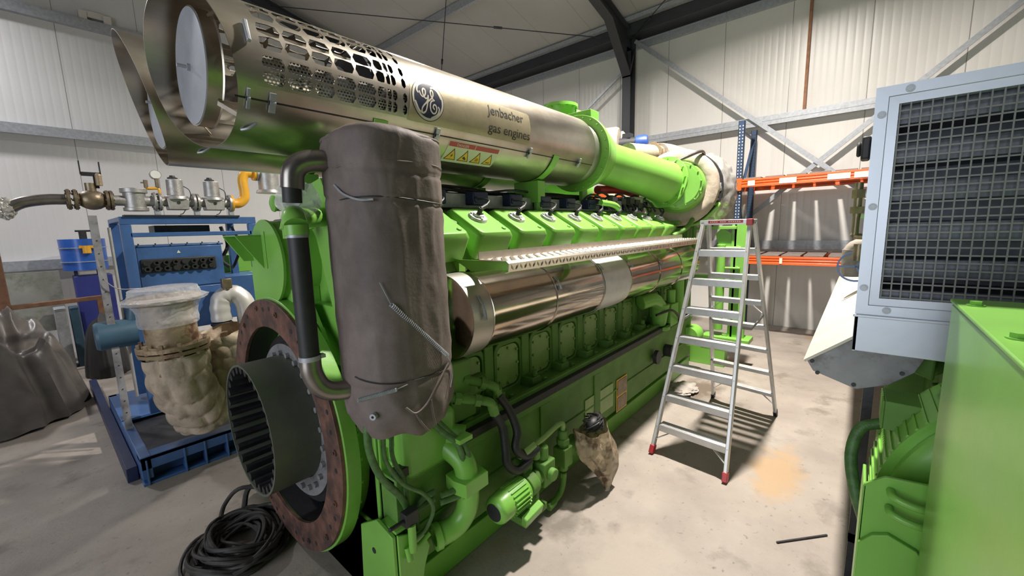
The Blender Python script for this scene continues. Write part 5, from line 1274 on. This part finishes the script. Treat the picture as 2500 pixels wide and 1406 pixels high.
mb = MB().cyl((1.655, ya, za+.32), (1.67, ya, za+.32), .075, .075, 22).cyl((1.78, ya, za+.14), (1.78, ya, za+.34), .10, .10, 26).cyl((1.78, ya, za+.12), (1.78, ya, za+.15), .13, .12, 26).cyl((1.67, ya, za+.32), (1.72, ya, za+.32), .045); tp(mb, 'pressure_switch', CAST)
mb = MB().tube([(.83, ya-.01, za+.05), (.83, ya-.01, za+.115), (.76, ya-.01, za+.115), (.745, ya-.01, za+.13)], .013, 10, 4); tp(mb, 'yellow_branch', YELLOW)
tp(MB().cyl((.745, ya-.01, za+.12), (.745, ya-.01, za+.19), .016, .016, 8).box((.71, ya-.02, za+.16), (.74, ya, za+.17)).cyl((.825, ya-.01, za+.12), (.825, ya-.01, za+.21), .015, .015, 8), 'brass_tap', BRONZE)
g_ = tp(MB().cyl((.825, ya-.005, za+.245), (.825, ya+.03, za+.245), .043, .043, 28), 'pressure_gauge', CAST)
MB().cyl((.825, ya-.008, za+.245), (.825, ya-.004, za+.245), .037, .037, 28).build('gauge_face', WHITE, g_)
for x in (.80, 1.10, 1.39): tp(MB().box((x-.02, ya-.03, 2.162), (x+.02, ya+.03, za-.08)), 'pipe_support', GALV)

# ------------------------------------------------------------------ padded exhaust elbow with plastic-wrapped neck
ex = thing('exhaust_elbow', 'exhaust elbow in beige quilted padding, its neck wrapped in clear plastic', 'exhaust pipe', (.6, 3.6, .1))
yy = 3.6; xe = .555
tilt = Vector((-.035, 0, 1)).normalized()
mb = MB().lathe([(0, 0), (0, .145), (.28, .150), (.28, .165), (.30, .20), (.325, .20), (.325, 0)], (xe-.0, yy, 1.22), tilt, 40)
pn = mb.build('flanged_neck', BRASSP, ex)
mb = MB(); o_ = Vector((xe, yy, 1.20))
mb.lathe([(-.045, .20), (-.02, .205), (-.018, .15)], o_, tilt, 48); mb.lathe([(-.012, .15), (-.01, .205), (.018, .205), (.02, .145)], o_, tilt, 48)
for k in range(12):
    a = 2*PI*k/12; p = o_+Vector((.185*math.cos(a), .185*math.sin(a), 0)); mb.cyl(p+tilt*(-.06), p+tilt*.04, .013, .013, 6)
mb.build('bolted_flange', BRASSP, ex, label='cream painted bolted flange')
mb = MB(); 
def dense(p, n): return [(p[i][0]+(p[i+1][0]-p[i][0])*k/n, p[i][1]+(p[i+1][1]-p[i][1])*k/n) for i in range(len(p)-1) for k in range(n)]+[p[-1]]
def jt(h, t):
    a, b = math.cos(t), math.sin(t)
    return 1+.05*noise.noise(Vector((a*3, b*3, h*12)))+.045*abs(noise.noise(Vector((a*7, b*7, h*22+3))))+.05*(.5-abs(noise.noise(Vector((a*11, b*11, h*40+t*2)))))
mb.lathe(dense([(.13, .158), (.16, .165), (.20, .163), (.25, .168), (.28, .185), (.295, .225), (.315, .23), (.335, .19), (.36, .185), (.385, .18), (.395, .10), (.40, 0)], 5), (xe, yy, 1.22), tilt, 110, jit=jt)
mb.build('plastic_wrapping', PLAST, ex, ang=25, label='crinkled clear plastic over the pipe mouth')
def quilt(path, r0, r1, seedv, sq=1.):
    mb = MB(); P = smooth(path, 14); n = len(P); nt = 72; e = None; rings = []
    for i in range(n):
        T = (P[min(i+1, n-1)]-P[max(i-1, 0)]).normalized()
        if e is None: e = T.orthogonal().normalized()
        e = (e-T*e.dot(T)).normalized(); f = T.cross(e); h = i/(n-1); r = r0+(r1-r0)*h; ring = []
        for k in range(nt):
            a = 2*PI*k/nt
            hh = h*5.2+.25*math.sin(a*2+seedv)+.35*noise.noise(Vector((a, h*3, seedv))); row = math.floor(hh)
            q = (abs(math.sin(a*3.5+seedv+row*.8+.6*noise.noise(Vector((row*3.1, a*.8, 2)))))*abs(math.sin(hh*PI)))**.35
            rr = r*(.86+.18*q+.05*noise.noise(Vector((math.cos(a)*2, math.sin(a)*2, h*5+seedv))))
            if h > .93: rr *= 1-((h-.93)/.07)**2*.8
            ring.append(mb.bm.verts.new(P[i]+(e*math.cos(a)+f*math.sin(a))*rr))
        rings.append(ring)
    for A, B in zip(rings, rings[1:]):
        for k in range(nt): mb.bm.faces.new((A[k], A[(k+1) % nt], B[(k+1) % nt], B[k]))
    mb.bm.faces.new(rings[-1]); return mb
MB().cyl((xe, yy, 1.02), (xe, yy, 1.18), .165, .16, 36).build('inner_sleeve', BRASSP, ex)
quilt([(xe-.0, yy, 1.14), (xe+.01, yy, .96), (xe+.05, yy+.02, .80), (xe+.10, yy+.04, .66), (xe+.12, yy+.06, .55)], .185, .175, 0).build('quilted_padding', BEIGE, ex, ang=180, label='beige quilted insulation padding')
quilt([(xe+.30, yy+.10, 1.22), (xe+.34, yy+.12, 1.05), (xe+.33, yy+.12, .85), (xe+.30, yy+.12, .62)], .15, .13, 2).build('second_padded_leg', BEIGE, ex, ang=180)
mb = MB().tube([(.98, 4.15, 1.22), (.98, 4.15, 1.34), (1.01, 4.15, 1.42), (1.09, 4.13, 1.44), (1.15, 4.10, 1.36), (1.16, 4.08, 1.20), (1.16, 4.05, 1.0), (1.05, 3.95, .88), (.95, 3.85, .80)], .075, 24, 6, rf=lambda t: 1+.03*math.sin(t*70)*(t < .45))
mb.build('clad_pipe', mat('pale_cladding', (.60, .58, .55), .45, .35, .06, 8), ex, label='silver clad elbow pipe')
MB().lathe([(0, .07), (.02, .085), (.04, .07), (.06, .085), (.08, .07)], (.98, 4.15, 1.13), (0, 0, 1), 24).build('rubber_bellows', BLACK, ex)
MB().box((1.00, 4.08, 1.50), (1.07, 4.14, 1.58)).cyl((1.035, 4.11, 1.46), (1.035, 4.11, 1.52), .03).build('brown_connector', BRONZE, ex, bevel=.004)

ex.location = (.716, 4.298, -.259+.012); ex.scale = (1.194,)*3  # elbow scaled up about the camera, moving it back along the line of sight

# ------------------------------------------------------------------ left background
tk2 = thing('blue_tank', 'round bright blue tank with a yellow tap, standing on the violet-blue cabinet', 'tank', (.53, 9.58, 1.38))
MB().cyl((.53, 9.6, 1.47), (.53, 9.6, 1.965), .262, .27, 40).build('tank_body', BLUEL, tk2)
for z in (1.82, 1.60): MB().ring((.53, 9.6, z), (.53, 9.6, z+.012), .262, .280, 40).build('tank_strap', GALV, tk2)
MB().cyl((.54, 9.4, 1.96), (.54, 9.4, 2.09), .045).cyl((.46, 9.4, 2.09), (.66, 9.4, 2.09), .015).build('black_neck', BLACK, tk2)
MB().cyl((.55, 9.29, 1.74), (.55, 9.29, 1.86), .05).box((.47, 9.27, 1.82), (.67, 9.34, 1.86)).build('yellow_tap', YELLOW, tk2)
for x, y in ((.40, 9.45), (.66, 9.45), (.40, 9.72), (.66, 9.72)): MB().box((x-.015, y-.015, 1.381), (x+.015, y+.015, 1.48)).build('tank_leg', BLUED, tk2)
ct_ = MB().box((.36, 9.40, .0), (.80, 9.82, 1.38)).build('blue_cabinet', mat('violet_blue_paint', (.03, .04, .22), .45, 0, .1, 6), None, bevel=.01); tag(ct_, 'violet-blue cabinet carrying the round blue tank by the gable wall', 'cabinet')
sh = thing('rusty_frame', 'rusty open steel frame along the left edge, behind the tarpaulin heap', 'frame', (-.2, 8.95, 0))
MB().box((-.43, 8.90, .0), (-.30, 9.0, 1.76)).build('frame_post', RUSTW, sh, bevel=.004)
MB().beam((-.30, 8.95, 1.04), (.60, 8.95, 1.06), .10, .06).build('frame_rail', RUSTW, sh, bevel=.004)
MB().box((-.80, 8.91, .96), (-.435, 8.99, 1.08)).build('frame_rail', RUSTW, sh)
MB().box((.54, 8.90, 0), (.60, 9.0, 1.03)).build('frame_post', RUSTW, sh)
pnl = MB().box((-.50, 9.6, .55), (.22, 9.66, 1.48)).box((-.50, 9.6, 0), (-.46, 9.66, .55)).box((.18, 9.6, 0), (.22, 9.66, .55)).build('pale_panel', mat('mottled_pale_sheet', (.42, .43, .40), .4, .3, .2, 3, dirt=(.25, .27, .22), dscale=3, dlo=.45, dhi=.6), None); tag(pnl, 'mottled pale grey sheet on legs behind the rusty frame', 'panel')
for (x0_, x1_, z1_, m_, lab) in ((.08, .21, .94, GALV, 'light grey metal box under the rusty rail, the left of two'), (.24, .34, .93, TEAL, 'bluish grey metal box under the rusty rail, the right of two')):
    tag(MB().box((x0_, 9.1, 0), (x1_, 9.4, z1_)).build('metal_box', m_, None, bevel=.01), lab, 'box')
# tarpaulin heaps
def heap(cx, cy, rx, ry, h, m, nm, lab, seedv, base=0., ridge=.16):
    mb = MB(); n, k_ = 60, 110; rings = []
    for i in range(n+1):
        q = i/n; ring = []
        for k in range(k_):
            a = 2*PI*k/k_
            fold = 1+.08*noise.noise(Vector((math.cos(a)*1.5, math.sin(a)*1.5, seedv)))+.16*q*(.4-abs(noise.noise(Vector((math.cos(a)*3.2, math.sin(a)*3.2, seedv+q*.5)))))
            x = cx+rx*q*math.cos(a)*fold; y = cy+ry*q*math.sin(a)*fold
            hz_ = h*max(0, 1-q**2.6)**.75
            v = Vector((x*1.5, y*1.1, seedv)); rg = (1-2.2*abs(noise.noise(v*1.2)))*ridge+(1-2*abs(noise.noise(v*3.1)))*ridge*.32+noise.noise(v*8)*ridge*.10
            z = base+max(.003, hz_+rg*min(1, (1-q)*3.5+.06)*(.4+h))
            ring.append(mb.bm.verts.new((x, y, z)))
        rings.append(ring)
    for A, B in zip(rings[1:], rings[2:]):
        for k in range(k_): mb.bm.faces.new((A[k], A[(k+1) % k_], B[(k+1) % k_], B[k]))
    c = mb.bm.verts.new((cx, cy, sum(v.co.z for v in rings[1])/k_))
    for k in range(k_): mb.bm.faces.new((rings[1][k], rings[1][(k+1) % k_], c))
    o = mb.build(nm, m, None, ang=50); tag(o, lab, 'tarpaulin'); return o
heap(-.60, 7.10, .82, .80, .80, TARP, 'tarpaulin_heap', 'dark crumpled tarpaulin over a large heap at the left edge', 3.3, ridge=.34)
heap(-.42, 8.42, .50, .36, .82, mat('grey_plastic_sheet', (.30, .29, .29), .3, 0, .3, 6, .4, 14), 'plastic_sheet_heap', 'shiny grey plastic sheet behind the dark tarpaulin heap', 8.1)
heap(.50, 8.35, .24, .36, .78, BLACK, 'black_sheet_heap', 'black sheeting piled between the tarpaulin and the blue rig', 5.2)
# leaning dark ramp rail beside the rig
tag(MB().box((.255, 4.35, .0), (.325, 7.6, .12)).build('dark_channel', BLUED, None, bevel=.004), 'dark blue channel lying along the floor beside the blue rig', 'steel channel')

# ------------------------------------------------------------------ cable coil and floor clutter
coil = MB(); random.seed(9)
cx, cy = .62, 2.84
for k in range(30):
    rr = random.uniform(.13, .25); ox, oy = random.uniform(-.05, .05), random.uniform(-.06, .06); z0_ = .012+.1*random.random()*(1.2-rr*2); ph = random.uniform(0, 6)
    el_ = random.uniform(.85, 1.15); pts = []
    for j in range(27):
        a = ph+2*PI*j/24; pts.append((cx+ox+rr*math.cos(a)*el_, cy+oy+rr*math.sin(a)/el_*1.15, max(.012, z0_+.03*math.sin(a*2+ph)+.015*noise.noise(Vector((a, k, 0))))))
    coil.tube(pts, .010 if k % 3 else .013, 7, 2)
coil.tube([(cx+.1, cy+.3, .05), (cx+.15, cy+.35, .16), (cx+.22, cy+.30, .20), (cx+.40, cy+.25, .16), (cx+.55, cy+.2, .10)], .018, 8, 6).tube([(cx-.05, cy+.28, .05), (cx+.02, cy+.38, .12), (cx+.12, cy+.34, .2), (cx+.3, cy+.22, .14)], .014, 8, 6)
tag(coil.build('cable_coil', mat('dusty_black_cable', (.035, .032, .03), .6, 0, .4, 20), None), 'tangled coil of black cables on the floor under the rusty flange', 'cable')
tag(MB().beam((2.72, .26, .006), (2.98, .03, .006), .009, .009).build('steel_pin', DARKST, None), 'thin dark steel rod lying on the concrete floor in the aisle', 'rod')
rag = blob((4.75, 1.48, .03), (.20, .14, .035), .3, 3, 4, 4); tag(rag.build('oily_rag', mat('stained_rag', (.40, .36, .32), .8, 0, .3, 8, dirt=(.12, .08, .06), dscale=8), None, ang=60), 'stained rag on the floor behind the step ladder', 'rag')
